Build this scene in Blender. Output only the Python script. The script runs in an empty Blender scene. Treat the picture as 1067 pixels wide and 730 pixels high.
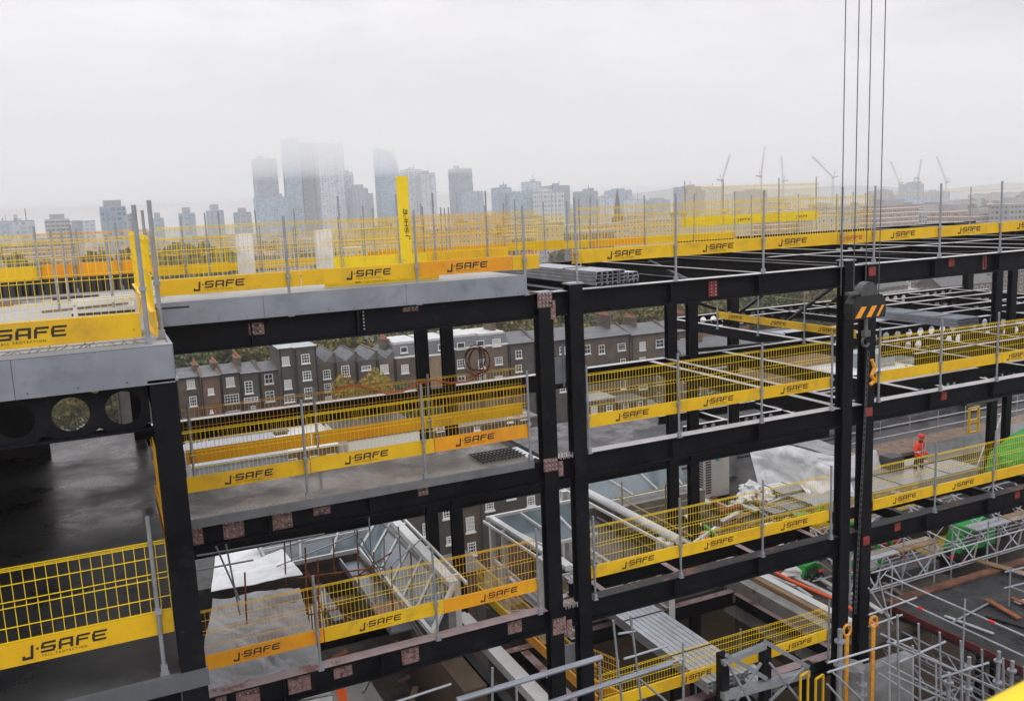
import bpy, bmesh, math, random
from mathutils import Vector, Matrix, noise as mnoise
random.seed(11)
C = bpy.context.scene.collection
PI = math.pi

# ------------------------------------------------------------------ camera calibration
F_, CX, CY = 920.0, 533.5, 365.0
def _n(v): return Vector(v).normalized()
_up = -_n((780-CX, -(6100-CY), -F_))
_X = _n((2540-CX, -(131-CY), -F_)); _X = (_X - _up*_X.dot(_up)).normalized()
_Y = _up.cross(_X)
RM = Matrix((_X, _Y, _up))                      # world = RM @ camera
def ray(u, v): return RM @ _n((u-CX, -(v-CY), -F_))
def PY(u, v, y): r = ray(u, v); return r*(y/r.y)
def PZ(u, v, z): r = ray(u, v); return r*(z/r.z)

cam = bpy.data.cameras.new('camera'); co = bpy.data.objects.new('camera', cam); C.objects.link(co)
cam.sensor_width = 36; cam.lens = 36*F_/1067; cam.clip_start = .05; cam.clip_end = 12000
cam.dof.use_dof = True; cam.dof.focus_distance = 24; cam.dof.aperture_fstop = 9
co.matrix_world = RM.to_4x4()
bpy.context.scene.camera = co

# ------------------------------------------------------------------ materials
def nt(name):
    m = bpy.data.materials.new(name); m.use_nodes = True
    N = m.node_tree.nodes; L = m.node_tree.links
    return m, N, L, N['Principled BSDF']
def mat(name, col, rough=.6, metal=0, var=.0, scale=3., bump=0., bscale=40., col2=None, spots=None, rvar=0., spec=.5, stretch=None, coord='World', grime_sheen=None):
    m, N, L, b = nt(name)
    b.inputs['Base Color'].default_value = (*col, 1); b.inputs['Roughness'].default_value = rough
    b.inputs['Metallic'].default_value = metal; b.inputs['Specular IOR Level'].default_value = spec
    if coord == 'World': tc = N.new('ShaderNodeNewGeometry'); src = tc.outputs['Position']
    else: tc = N.new('ShaderNodeTexCoord'); src = tc.outputs[coord]
    if stretch:
        mp = N.new('ShaderNodeMapping'); mp.inputs['Scale'].default_value = stretch; L.new(src, mp.inputs[0]); src = mp.outputs[0]
    out = None
    if var or col2:
        nz = N.new('ShaderNodeTexNoise'); nz.inputs['Scale'].default_value = scale; nz.inputs['Detail'].default_value = 7; nz.inputs['Roughness'].default_value = .62
        L.new(src, nz.inputs['Vector'])
        rp = N.new('ShaderNodeValToRGB'); rp.color_ramp.elements[0].position = .36; rp.color_ramp.elements[1].position = .66
        c2 = col2 or tuple(min(1, c*(1+var)) for c in col); c1 = col if col2 else tuple(c*(1-var) for c in col)
        rp.color_ramp.elements[0].color = (*c1, 1); rp.color_ramp.elements[1].color = (*c2, 1)
        L.new(nz.outputs['Fac'], rp.inputs[0]); out = rp.outputs[0]; L.new(out, b.inputs['Base Color'])
        if rvar:
            mr = N.new('ShaderNodeMapRange'); mr.inputs['To Min'].default_value = max(.03, rough-rvar); mr.inputs['To Max'].default_value = min(1, rough+rvar)
            mr.inputs['From Min'].default_value = .35; mr.inputs['From Max'].default_value = .65
            L.new(nz.outputs['Fac'], mr.inputs['Value']); L.new(mr.outputs[0], b.inputs['Roughness'])
    if spots:
        sc, th, sclr = spots
        nz = N.new('ShaderNodeTexNoise'); nz.inputs['Scale'].default_value = sc; nz.inputs['Detail'].default_value = 5; nz.inputs['Roughness'].default_value = .7
        L.new(src, nz.inputs['Vector'])
        mr = N.new('ShaderNodeMapRange'); mr.inputs['From Min'].default_value = th; mr.inputs['From Max'].default_value = th+.05; L.new(nz.outputs['Fac'], mr.inputs['Value'])
        mx = N.new('ShaderNodeMix'); mx.data_type = 'RGBA'; L.new(mr.outputs[0], mx.inputs['Factor'])
        if out: L.new(out, mx.inputs['A'])
        else: mx.inputs['A'].default_value = (*col, 1)
        mx.inputs['B'].default_value = (*sclr, 1); L.new(mx.outputs['Result'], b.inputs['Base Color'])
    if grime_sheen:
        sc, lo, hi, gc, amt = grime_sheen
        nz = N.new('ShaderNodeTexNoise'); nz.inputs['Scale'].default_value = sc; nz.inputs['Detail'].default_value = 9; nz.inputs['Roughness'].default_value = .72; nz.inputs['Distortion'].default_value = .4
        L.new(src, nz.inputs['Vector'])
        mr = N.new('ShaderNodeMapRange'); mr.inputs['From Min'].default_value = lo; mr.inputs['From Max'].default_value = hi; mr.inputs['To Max'].default_value = amt; L.new(nz.outputs['Fac'], mr.inputs['Value'])
        mx = N.new('ShaderNodeMix'); mx.data_type = 'RGBA'; L.new(mr.outputs[0], mx.inputs['Factor'])
        prev = b.inputs['Base Color'].links[0].from_socket if b.inputs['Base Color'].links else None
        if prev: L.new(prev, mx.inputs['A'])
        else: mx.inputs['A'].default_value = (*col, 1)
        mx.inputs['B'].default_value = (*gc, 1); L.new(mx.outputs['Result'], b.inputs['Base Color'])
    if bump:
        nz = N.new('ShaderNodeTexNoise'); nz.inputs['Scale'].default_value = bscale; nz.inputs['Detail'].default_value = 6; L.new(src, nz.inputs['Vector'])
        bp = N.new('ShaderNodeBump'); bp.inputs['Strength'].default_value = bump; bp.inputs['Distance'].default_value = .02
        L.new(nz.outputs['Fac'], bp.inputs['Height']); L.new(bp.outputs[0], b.inputs['Normal'])
    return m

def facade_mat(name, wall, wall2, win, pw=2.4, ph=3.0, fw=.5, fh=.5, frame=None, band=None):
    """Masonry wall with a regular grid of windows in object coordinates (small far buildings)."""
    m, N, L, b = nt(name); b.inputs['Roughness'].default_value = .8
    tc = N.new('ShaderNodeTexCoord'); sp = N.new('ShaderNodeSeparateXYZ'); L.new(tc.outputs['Object'], sp.inputs[0])
    def M(op, a, c=None):
        n = N.new('ShaderNodeMath'); n.operation = op
        for i, q in enumerate((a, c)):
            if q is None: continue
            if isinstance(q, (int, float)): n.inputs[i].default_value = q
            else: L.new(q, n.inputs[i])
        return n.outputs[0]
    ax = M('ADD', sp.outputs[0], sp.outputs[1])
    u = M('FRACT', M('DIVIDE', ax, pw)); v = M('FRACT', M('DIVIDE', sp.outputs[2], ph))
    def inside(q, half): return M('LESS_THAN', M('ABSOLUTE', M('SUBTRACT', q, .5)), half)
    geo = N.new('ShaderNodeNewGeometry'); sn = N.new('ShaderNodeSeparateXYZ'); L.new(geo.outputs['Normal'], sn.inputs[0])
    vert = M('LESS_THAN', M('ABSOLUTE', sn.outputs[2]), .4)
    w_in = M('MULTIPLY', M('MULTIPLY', inside(u, fw/2), inside(v, fh/2)), vert)
    w_fr = M('MULTIPLY', M('MULTIPLY', inside(u, fw/2+.04), inside(v, fh/2+.045)), vert)
    nz = N.new('ShaderNodeTexNoise'); nz.inputs['Scale'].default_value = .35; nz.inputs['Detail'].default_value = 6; L.new(tc.outputs['Object'], nz.inputs['Vector'])
    m0 = N.new('ShaderNodeMix'); m0.data_type = 'RGBA'; L.new(nz.outputs['Fac'], m0.inputs['Factor']); m0.inputs['A'].default_value = (*wall, 1); m0.inputs['B'].default_value = (*wall2, 1)
    m1 = N.new('ShaderNodeMix'); m1.data_type = 'RGBA'; L.new(w_fr, m1.inputs['Factor']); L.new(m0.outputs['Result'], m1.inputs['A']); m1.inputs['B'].default_value = (*(frame or wall), 1)
    wn = N.new('ShaderNodeTexWhiteNoise'); cb = N.new('ShaderNodeCombineXYZ')
    L.new(M('FLOOR', M('DIVIDE', ax, pw)), cb.inputs[0]); L.new(M('FLOOR', M('DIVIDE', sp.outputs[2], ph)), cb.inputs[1]); L.new(cb.outputs[0], wn.inputs['Vector'])
    wv = N.new('ShaderNodeMix'); wv.data_type = 'RGBA'; L.new(wn.outputs['Value'], wv.inputs['Factor']); wv.inputs['A'].default_value = (*win, 1); wv.inputs['B'].default_value = (*[min(1, c*2.6+.03) for c in win], 1)
    m2 = N.new('ShaderNodeMix'); m2.data_type = 'RGBA'; L.new(w_in, m2.inputs['Factor']); L.new(m1.outputs['Result'], m2.inputs['A']); L.new(wv.outputs['Result'], m2.inputs['B'])
    res = m2.outputs['Result']
    if band:
        bnd = M('MULTIPLY', M('LESS_THAN', v, .2), vert); m3 = N.new('ShaderNodeMix'); m3.data_type = 'RGBA'
        L.new(bnd, m3.inputs['Factor']); L.new(res, m3.inputs['A']); m3.inputs['B'].default_value = (*band, 1); res = m3.outputs['Result']
    L.new(res, b.inputs['Base Color'])
    return m

steel = mat('steel_paint', (.0045, .005, .0075), .5, 0, .35, 1.2, .08, 30, spots=(9, .68, (.045, .028, .020)), spec=.18, rvar=.16, grime_sheen=(2.3, .55, .8, (.026, .025, .026), .8))  # lighter grey mix paints a wet sheen over the black
steelr = mat('steel_rust', (.012, .011, .012), .6, 0, .3, 2, .1, 30, spots=(1.8, .56, (.12, .045, .025)))
primer = mat('primer', (.24, .14, .13), .7, 0, .3, 9, .2, 60, spots=(13, .56, (.10, .035, .025)), grime_sheen=(8, .52, .62, (.016, .016, .018), .9))
redprimer = mat('red_primer', (.22, .03, .025), .65, 0, .3, 8)
galv = mat('galvanised', (.33, .345, .38), .42, .55, .12, 5, .05, 30, rvar=.1)
galvplate = mat('galvanised_plate', (.25, .27, .31), .5, .3, .12, 1.6, .06, 20, rvar=.12, grime_sheen=(3.1, .52, .75, (.14, .145, .155), .6))
galvw = mat('aluminium', (.45, .47, .50), .38, .5, .12, 4, .05, 30)
yellow = mat('yellow_paint', (.74, .46, .006), .5, 0, 0, 1.1, .05, 12, col2=(.66, .37, .005), spots=(7, .66, (.34, .19, .02)), grime_sheen=(1.6, .50, .78, (.30, .19, .04), .75))
orange = mat('orange_paint', (.74, .35, .006), .5, 0, 0, 1.1, .05, 12, col2=(.68, .25, .006), spots=(7, .66, (.34, .16, .03)), grime_sheen=(1.6, .52, .78, (.33, .17, .05), .7))
lemon = mat('lemon_paint', (.76, .56, .008), .5, 0, .06, 2, grime_sheen=(1.6, .52, .78, (.30, .22, .05), .6))
wire_y = mat('wire_yellow', (.80, .55, .006), .45, 0, .1, 2)
wire_o = mat('wire_orange', (.78, .42, .006), .45, 0, .1, 2)
black = mat('lettering_black', (.012, .011, .012), .6)
redtxt = mat('lettering_red', (.35, .06, .03), .6)
concrete = mat('concrete', (.27, .26, .24), .38, 0, 0, .9, .12, 20, col2=(.16, .155, .15), spots=(2.3, .60, (.11, .105, .10)), rvar=.25, grime_sheen=(5, .5, .75, (.10, .095, .09), .5))
concrete_dry = mat('concrete_pale', (.28, .27, .25), .8, 0, .12, 1.5, .2, 14, spots=(1.4, .62, (.3, .28, .25)))
wet = mat('wet_concrete', (.022, .022, .025), .36, 0, 0, .6, .06, 6, col2=(.060, .058, .056), rvar=.22, spec=.28, grime_sheen=(3, .5, .75, (.09, .088, .085), .4))
decksteel = mat('deck_steel', (.05, .05, .055), .5, .3, .2, 3)
tarpm = mat('white_sheet', (.72, .72, .73), .8, 0, .08, 1.2, .12, 5, spots=(3, .70, (.3, .29, .27)), spec=.25, grime_sheen=(.9, .48, .75, (.26, .25, .23), .6))
tarpg = mat('grey_sheet', (.34, .34, .345), .8, 0, .12, 1.2, .12, 5, spec=.25, grime_sheen=(.9, .48, .75, (.17, .165, .155), .6))
whitep = mat('white_paint', (.60, .60, .585), .5, 0, .06, 3, spots=(8, .72, (.45, .42, .38)))
glassm = mat('skylight_glass', (.14, .18, .20), .12, 0, .22, .9, .03, 3, rvar=.06, spec=.7)
darkglass = mat('window_glass', (.02, .024, .028), .08, 0, .3, 5, spec=.8)
blind = mat('window_blind', (.42, .41, .38), .7, 0, .1, 5)
dirt = mat('soil', (.035, .027, .021), .8, 0, 0, 1.3, .9, 6, col2=(.095, .075, .058), spots=(6, .64, (.2, .1, .05)))
darkroof = mat('dark_roof', (.015, .014, .014), .45, 0, 0, .8, .2, 10, col2=(.055, .05, .047), rvar=.2, spots=(4, .68, (.16, .12, .09)))
roofmem = mat('black_membrane', (.014, .014, .016), .42, 0, .4, .8, .12, 8, rvar=.28, grime_sheen=(1.7, .5, .68, (.06, .055, .05), .7), spots=(5, .66, (.07, .06, .05)))
wood = mat('timber', (.26, .165, .09), .8, 0, .25, 5, .2, 20, stretch=(1, .3, 3))
plank = mat('plank', (.20, .135, .095), .8, 0, .3, 3, .2, 20)
rustm = mat('rusty', (.23, .075, .028), .85, 0, .35, 4, .3, 20)
green = mat('green_paint', (.015, .33, .045), .45, 0, .2, 4)
whiteplastic = mat('white_plastic', (.72, .72, .70), .5, 0, .1, 4)
acm = mat('unit_casing', (.50, .48, .44), .55, 0, .08, 3)
acd = mat('unit_grille', (.06, .06, .06), .6)
rubber = mat('rubber', (.02, .02, .02), .8, 0, .2, 8)
hivis = mat('hivis_orange', (.95, .075, .025), .6)
helmetm = mat('helmet_red', (.75, .03, .02), .35)
skinm = mat('skin', (.45, .27, .2), .6)
trouser = mat('trouser', (.03, .03, .04), .8, 0, .2, 10)
grey_vest = mat('reflective_tape', (.62, .64, .62), .35, .2)
redrub = mat('orange_pipe', (.85, .13, .03), .5)
slingm = mat('yellow_sling', (.62, .27, .02), .7, 0, .2, 12)
cable = mat('wire_rope', (.11, .11, .12), .5, .6)
brick_a = mat('brown_brick', (.050, .036, .026), .9, 0, 0, .28, .3, 8, col2=(.125, .088, .056), spots=(1.4, .60, (.11, .062, .038)))
brick_b = mat('yellow_brick', (.24, .165, .095), .9, 0, 0, .7, .3, 8, col2=(.15, .105, .068), spots=(2, .6, (.20, .12, .07)))
brick_c = mat('grey_brick', (.036, .031, .027), .9, 0, 0, .5, .3, 8, col2=(.072, .060, .048))
brick_d = mat('red_brick', (.13, .062, .036), .9, 0, 0, .8, .3, 8, col2=(.075, .05, .034))
slate = mat('slate', (.055, .057, .065), .6, 0, 0, .6, .3, 4, col2=(.105, .105, .112), stretch=(1, 1, 6))
leadm = mat('lead_roof', (.30, .31, .32), .5, 0, .2, 1)
whiteroof = mat('white_roof', (.45, .45, .445), .6, 0, .12, 1)
terracotta = mat('terracotta', (.33, .085, .045), .8, 0, .25, 3)
orangetile = mat('orange_tile', (.36, .17, .08), .9, 0, .3, .5, .3, 5)
stonegrey = mat('paving', (.12, .115, .11), .8, 0, .2, .6)
ground_m = mat('ground_earth', (.07, .078, .055), .95, 0, 0, .012, 0, 1, col2=(.13, .125, .11))
def leafmat(n, a, b2):
    m, N, L, b = nt(n); b.inputs['Roughness'].default_value = .85
    g = N.new('ShaderNodeNewGeometry'); rp = N.new('ShaderNodeValToRGB'); rp.color_ramp.elements[0].color = (*a, 1); rp.color_ramp.elements[1].color = (*b2, 1)
    L.new(g.outputs['Random Per Island'], rp.inputs[0]); L.new(rp.outputs[0], b.inputs['Base Color']); return m
leaf_o = leafmat('autumn_leaves', (.36, .15, .015), (.17, .22, .025))
leaf_g = leafmat('green_leaves', (.028, .05, .012), (.10, .12, .025))
leaf_y = leafmat('olive_leaves', (.045, .06, .010), (.20, .15, .02))
bark = mat('bark', (.08, .06, .045), .9, 0, .3, 6)

# ------------------------------------------------------------------ mesh helpers
class MB:
    def __init__(s): s.v = []; s.f = []
    def box(s, a, b):
        x0, x1 = sorted((a[0], b[0])); y0, y1 = sorted((a[1], b[1])); z0, z1 = sorted((a[2], b[2])); n = len(s.v)
        s.v += [(x0,y0,z0),(x1,y0,z0),(x1,y1,z0),(x0,y1,z0),(x0,y0,z1),(x1,y0,z1),(x1,y1,z1),(x0,y1,z1)]
        s.f += [(n,n+3,n+2,n+1),(n+4,n+5,n+6,n+7),(n,n+1,n+5,n+4),(n+1,n+2,n+6,n+5),(n+2,n+3,n+7,n+6),(n+3,n,n+4,n+7)]
        return s
    def frame(s, p, q, up=(0,0,1)):
        p = Vector(p); q = Vector(q); d = (q-p).normalized(); u = Vector(up)
        if abs(d.dot(u)) > .97: u = Vector((0, 1, 0))
        sd = d.cross(u).normalized(); u = sd.cross(d).normalized(); return p, q, sd, u
    def bar(s, p, q, w, h, up=(0,0,1)):
        """Bar from p to q, width w sideways, height h along up, centred."""
        p, q, sd, u = s.frame(p, q, up); n = len(s.v)
        for c in (p, q):
            for a, b in ((-1,-1),(1,-1),(1,1),(-1,1)): s.v.append(tuple(c+sd*(a*w/2)+u*(b*h/2)))
        s.f += [(n,n+1,n+2,n+3),(n+7,n+6,n+5,n+4)]+[(n+i, n+4+i, n+4+(i+1)%4, n+(i+1)%4) for i in range(4)]
        return s
    def tube(s, p, q, r, k=8, r2=None):
        p, q, sd, u = s.frame(p, q); n = len(s.v); r2 = r if r2 is None else r2
        for c, rr in ((p, r), (q, r2)):
            for i in range(k):
                a = 2*PI*i/k; s.v.append(tuple(c+sd*(math.cos(a)*rr)+u*(math.sin(a)*rr)))
        s.f += [tuple(range(n, n+k)), tuple(range(n+2*k-1, n+k-1, -1))]+[(n+i, n+k+i, n+k+(i+1)%k, n+(i+1)%k) for i in range(k)]
        return s
    def path(s, pts, r, k=7):
        for a, b in zip(pts, pts[1:]): s.tube(a, b, r, k)
        return s
    def prism(s, pts, vec):
        """Closed prism: polygon pts extruded along vec."""
        n = len(s.v); k = len(pts); vec = Vector(vec)
        s.v += [tuple(Vector(p)) for p in pts]+[tuple(Vector(p)+vec) for p in pts]
        s.f += [tuple(range(n, n+k)), tuple(range(n+2*k-1, n+k-1, -1))]+[(n+i, n+k+i, n+k+(i+1)%k, n+(i+1)%k) for i in range(k)]
        return s
    def ibeam(s, p, q, dep, wid, tf=.022, tw=.014):
        """I-section whose TOP centre line is p-q (top flange up)."""
        p, q, sd, u = s.frame(p, q); h = u
        s.bar(p-h*tf/2, q-h*tf/2, wid, tf); s.bar(p-h*(dep-tf/2), q-h*(dep-tf/2), wid, tf)
        s.bar(p-h*dep/2, q-h*dep/2, tw, dep-2*tf)
        return s
    def cellbeam(s, p, q, dep, wid, r, pitch, tf=.022, tw=.016, off=.5):
        """Cellular beam: I-section whose web has round openings."""
        p, q, sd, u = s.frame(p, q); L = (q-p).length; d = (q-p).normalized()
        s.bar(p-u*tf/2, q-u*tf/2, wid, tf); s.bar(p-u*(dep-tf/2), q-u*(dep-tf/2), wid, tf)
        k = max(1, int(L/pitch)); c = L/k; hh = dep/2-tf; mid = p-u*dep/2; K = 20
        for i in range(k):
            cen = mid+d*(c*(i+.5)); n = len(s.v)
            for side in (-1, 1):
                for j in range(K):
                    a = 2*PI*j/K; ca, sa = math.cos(a), math.sin(a)
                    m_ = min((c/2)/max(abs(ca), 1e-6), hh/max(abs(sa), 1e-6))
                    s.v.append(tuple(cen+d*(ca*r)+u*(sa*r)+sd*(side*tw/2)))
                    ox, oz = ca*m_, sa*m_
                    s.v.append(tuple(cen+d*ox+u*oz+sd*(side*tw/2)))
            for j in range(K):
                a0, a1 = n+2*j, n+2*((j+1) % K); b0, b1 = a0+2*K, a1+2*K
                s.f += [(a0, a0+1, a1+1, a1), (b0, b1, b1+1, b0+1), (a0, a1, b1, b0)]
        return s
    def sheet(s, grid, th):
        """Thick sheet from a grid of points."""
        R = len(grid); K = len(grid[0]); n = len(s.v); P = [[Vector(p) for p in r] for r in grid]
        for lay in (0, 1):
            for i in range(R):
                for j in range(K):
                    a = P[min(i+1, R-1)][j]-P[max(i-1, 0)][j]; b = P[i][min(j+1, K-1)]-P[i][max(j-1, 0)]
                    nn = a.cross(b); nn = nn.normalized() if nn.length else Vector((0,0,1))
                    s.v.append(tuple(P[i][j]+nn*(th*lay)))
        id_ = lambda l, i, j: n+l*R*K+i*K+j
        for i in range(R-1):
            for j in range(K-1):
                s.f += [(id_(0,i,j), id_(0,i,j+1), id_(0,i+1,j+1), id_(0,i+1,j)), (id_(1,i,j), id_(1,i+1,j), id_(1,i+1,j+1), id_(1,i,j+1))]
        for i in range(R-1):
            s.f += [(id_(0,i,0), id_(0,i+1,0), id_(1,i+1,0), id_(1,i,0)), (id_(0,i,K-1), id_(1,i,K-1), id_(1,i+1,K-1), id_(0,i+1,K-1))]
        for j in range(K-1):
            s.f += [(id_(0,0,j), id_(1,0,j), id_(1,0,j+1), id_(0,0,j+1)), (id_(0,R-1,j), id_(0,R-1,j+1), id_(1,R-1,j+1), id_(1,R-1,j))]
        return s
    def mesh(s, name, m):
        me = bpy.data.meshes.new(name); me.from_pydata(s.v, [], s.f); me.update()
        bm = bmesh.new(); bm.from_mesh(me); bmesh.ops.recalc_face_normals(bm, faces=bm.faces); bm.to_mesh(me); bm.free()
        if m: me.materials.append(m)
        return me
    def build(s, name, m, parent=None, org=None, smooth=False):
        """Vertices are world coordinates when org is given (origin moved there), else local."""
        if parent is not None and org is None: org = parent.matrix_basis.translation.copy() if parent.parent is None else None
        if org is not None: s.v = [tuple(Vector(p)-Vector(org)) for p in s.v]
        me = s.mesh(name, m); o = bpy.data.objects.new(name, me); C.objects.link(o)
        if smooth: me.polygons.foreach_set('use_smooth', [True]*len(me.polygons))
        if parent is not None: o.parent = parent
        elif org is not None: o.location = org
        return o

def tag(o, label=None, cat=None, group=None, kind=None):
    if label: o['label'] = label
    if cat: o['category'] = cat
    if group: o['group'] = group
    if kind: o['kind'] = kind
    elif cat: o['kind'] = 'thing'
    return o
def empty(name, loc, label, cat, group=None, rz=0):
    o = bpy.data.objects.new(name, None); C.objects.link(o); o.location = loc; o.rotation_euler.z = rz; o.empty_display_size = .2
    return tag(o, label, cat, group)
def single(name, mb, m, org, label, cat, group=None, kind=None, smooth=False):
    o = mb.build(name, m, None, org, smooth); return tag(o, label, cat, group, kind)
def link(name, me, parent=None, loc=(0,0,0), rot=(0,0,0)):
    o = bpy.data.objects.new(name, me); C.objects.link(o); o.location = loc; o.rotation_euler = rot
    if parent is not None: o.parent = parent
    return o
def copy_tree(o, parent=None):
    c = o.copy(); C.objects.link(c)
    if parent is not None: c.parent = parent; c.matrix_parent_inverse = o.matrix_parent_inverse.copy()
    for ch in list(o.children): copy_tree(ch, c)
    return c
def sub(o, *keys):
    for k in keys:
        if k in o: del o[k]
ORD = ['first','second','third','fourth','fifth','sixth','seventh','eighth','ninth','tenth','eleventh','twelfth','thirteenth','fourteenth','fifteenth','sixteenth']

ZG = -40.5
L0, L1, L2, L3 = -1.62, -4.92, -8.05, -11.35      # tops of the steel beams at each floor
YF, YR = 15.0, 23.1                                # front and rear lines of the frame
# ------------------------------------------------------------------ the steel frame
frame_o = empty('steel_frame_building', (7.6, 15, ZG), 'black painted steel frame building under construction with paired columns and open floors', 'building')
def fpart(name, mb, m, label=None):
    o = mb.build(name, m, frame_o)
    if label: o['label'] = label
    return o
def column(x0, x1, y0, y1, zt, label=None, zb=-22, m=steel):
    mb = MB(); tf = .035
    mb.box((x0, y0, zb), (x1, y0+tf, zt)); mb.box((x0, y1-tf, zb), (x1, y1, zt)); mb.box(((x0+x1)/2-.012, y0+tf, zb), ((x0+x1)/2+.012, y1-tf, zt))
    o = fpart('column', mb, m, label)
    p = MB(); p.box((x0-.02, y0-.02, zt+.002), (x1+.02, y1+.02, zt+.03)); p.build('cap_plate', galv, o, org=frame_o.location)
    return o
for (x0, x1) in ((7.53, 7.83), (8.21, 8.50), (15.35, 15.64), (16.03, 16.34)):
    column(x0, x1, YF-.02, YF+.23, -1.5 if x0 in (8.21, 15.35) else -1.62)
for (x0, x1) in ((7.78, 8.12), (8.55, 8.88), (16.18, 16.52), (17.0, 17.34), (31.6, 31.95), (32.5, 32.8)):
    column(x0, x1, YR, YR+.22, L0)
for (x0, x1) in ((40.2, 40.6), (25.1, 25.5)):
    column(x0, x1, 31, 31.34, L0)
column(.36, .62, 9.72, 10.02, L0, 'corner column of the covered wing')
column(.36, .62, 21.5, 21.8, L0)
def xbeam(x0, x1, y, z, dep=.45, wid=.30, m=steel, cell=None, top=None, label=None, tf=.025):
    mb = MB()
    if cell: mb.cellbeam((x0, y, z), (x1, y, z), dep, wid, cell[0], cell[1])
    else: mb.ibeam((x0, y, z), (x1, y, z), dep, wid, tf)
    o = fpart('beam', mb, m, label)
    if top:
        t = MB(); t.box((x0, y-wid/2+.01, z+.002), (x1, y+wid/2-.01, z+.006)); t.build('top_flange', top, o, org=frame_o.location)
    return o
def ybeam(x, y0, y1, z, dep=.36, wid=.22, m=steel, cell=None, top=None):
    mb = MB()
    if cell: mb.cellbeam((x, y0, z), (x, y1, z), dep, wid, cell[0], cell[1])
    else: mb.ibeam((x, y0, z), (x, y1, z), dep, wid, .02)
    o = fpart('beam', mb, m)
    if top:
        t = MB(); t.box((x-wid/2+.01, y0, z+.002), (x+wid/2-.01, y1, z+.006)); t.build('top_flange', top, o, org=frame_o.location)
    return o
lit_topm = mat('lit_flange', (.42, .40, .40), .3, 0, .15, 3)  # pale colour paints sky light on the wet tops of black beams
pinkm = mat('primer_flange', (.27, .19, .19), .5, 0, .2, 2.5, spots=(1.6, .56, (.15, .05, .03)))
yb = YF+.17
for z, tm in ((L0, lit_topm), (L1, lit_topm), (L2, pinkm)):
    for x0, x1 in ((.64, 7.51), (7.85, 8.19), (8.52, 15.33), (15.66, 16.01), (16.36, 24.6), (24.62, 34)):
        if x1 <= 7.55 and z != L2: xbeam(x0, x1, yb, z, .46 if z != L0 else .47)
        else: xbeam(x0, x1, yb, z, .47 if z == L0 else .46, .30, top=(steelr if (z == L2 and x0 > 8) else None) or tm)
# web stiffeners on the front beams
for z in (L0, L1, L2):
    for x in (10.6, 12.9, 18.3, 20.6, 22.8, 4.0, 2.2):
        fpart('web_stiffener', MB().box((x, yb-.15, z-.43), (x+.02, yb-.012, z-.03)), steel)
# rear line
for z in (L0, L1, L2, L3):
    for x0, x1 in ((-6, 7.76), (8.9, 16.16), (17.36, 23.2)):
        if z == L3 and x0 > 8: continue
        xbeam(x0, x1, YR+.17, z, .5, .28, top=lit_topm if z == L1 else None)
    xbeam(8.14, 8.53, YR+.17, z, .5, .28); xbeam(16.54, 16.98, YR+.17, z, .5, .28)
xbeam(23.25, 31.5, YR+.17, L1, .55, .25, cell=(.16, .55), top=lit_topm)
xbeam(23.25, 40, YR+.17, L0, .5, .25, cell=(.15, .55), top=lit_topm)
xbeam(23.5, 31.0, 21.3, L1-.02, .5, .25, cell=(.16, .5), top=lit_topm)
xbeam(29.9, 40, 28.3, L1, .5, .25, cell=(.16, .55), top=lit_topm)
xbeam(22.3, 40, 31.2, L1, .5, .25, cell=(.16, .55), top=lit_topm)
xbeam(22.3, 40, 31.2, L0, .5, .25, top=lit_topm)
xbeam(31.0, 42, 26.2, L1, .55, .25, cell=(.18, .62), top=lit_topm)
xbeam(16.5, 34, 18.2, L1-.5, .3, .2, top=lit_topm)
for y, z, cc in ((24.9, L1, None), (29.7, L1-.02, (.16, .55)), (19.2, L1-.04, None), (25.2, L0-.02, None), (27.2, L0-.03, (.14, .5)), (19.4, L0-.02, None)):
    xbeam(22.6 if z < -3 else 17.0, 40, y, z, .36, .2, cell=cc, top=lit_topm)
for y, z in ((31.5, -10.4), (33.2, -10.4), (35.2, -10.3), (37.5, -10.4), (30.4, -9.9)):
    xbeam(24, 50, y, z, .4, .22, cell=(.13, .5) if y in (33.2, 30.4) else None, top=lit_topm)
for x in (26.5, 30.0, 33.5, 37.0, 40.5, 44): ybeam(x, 30.6, 38, -10.42, .3, .2, top=lit_topm)
for x in (33, 36, 39): ybeam(x, 15.4, 31, L1-.03, .3, .18, top=lit_topm); ybeam(x, 15.4, 31, L0-.04, .3, .18, top=lit_topm)
# short ties and joists along Y
ybeam(22.4, 15.35, 27.5, L0, .42, .2, cell=(.13, .5), top=lit_topm)
for x in (7.64, 8.3, 15.45, 16.1):
    ybeam(x, 15.38, 23.08, L0); 
for x in (9.9, 11.6, 13.4, 18.2, 20.2, 24.4, 26.4, 28.8): ybeam(x, 15.34, 23.0, L0-.03, .25, .12, top=lit_topm if x > 13 else None)
fpart('brace', MB().bar((11.6, 15.6, L0-.15), (15.3, 22.8, L0-.15), .1, .1), steel)
fpart('brace', MB().bar((13.2, 23, L0-.15), (22.2, 16, L0-.1), .1, .1), steel)
ybeam(21.95, 21.5, 30.9, L1, .36, .24, top=lit_topm)
for x in (23.2, 25.3, 27.6, 30.2): ybeam(x, 15.34, 21.1, L1-.02, .25, .14, top=lit_topm)
for x in (15.45, 16.1, 18.3): ybeam(x, 15.4, 23.0, L1, .36, .2, top=lit_topm)
for x in (24.8, 27.2, 29.4): ybeam(x, 23.4, 31, L1-.02, .25, .14, top=lit_topm)
for x in (9.0, 10.9, 13.0, 14.9): ybeam(x, 15.34, 15.9, L2-.02, .25, .16, top=pinkm)
for x in (17.9, 19.35, 21.1, 23.1): ybeam(x, 15.34, 16.3, L2-.02, .25, .16, top=steelr)
xbeam(8.52, 15.37, 16.02, L2, .3, .18, top=pinkm); xbeam(16.4, 24.4, 16.42, L2, .3, .18, top=pinkm)
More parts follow.
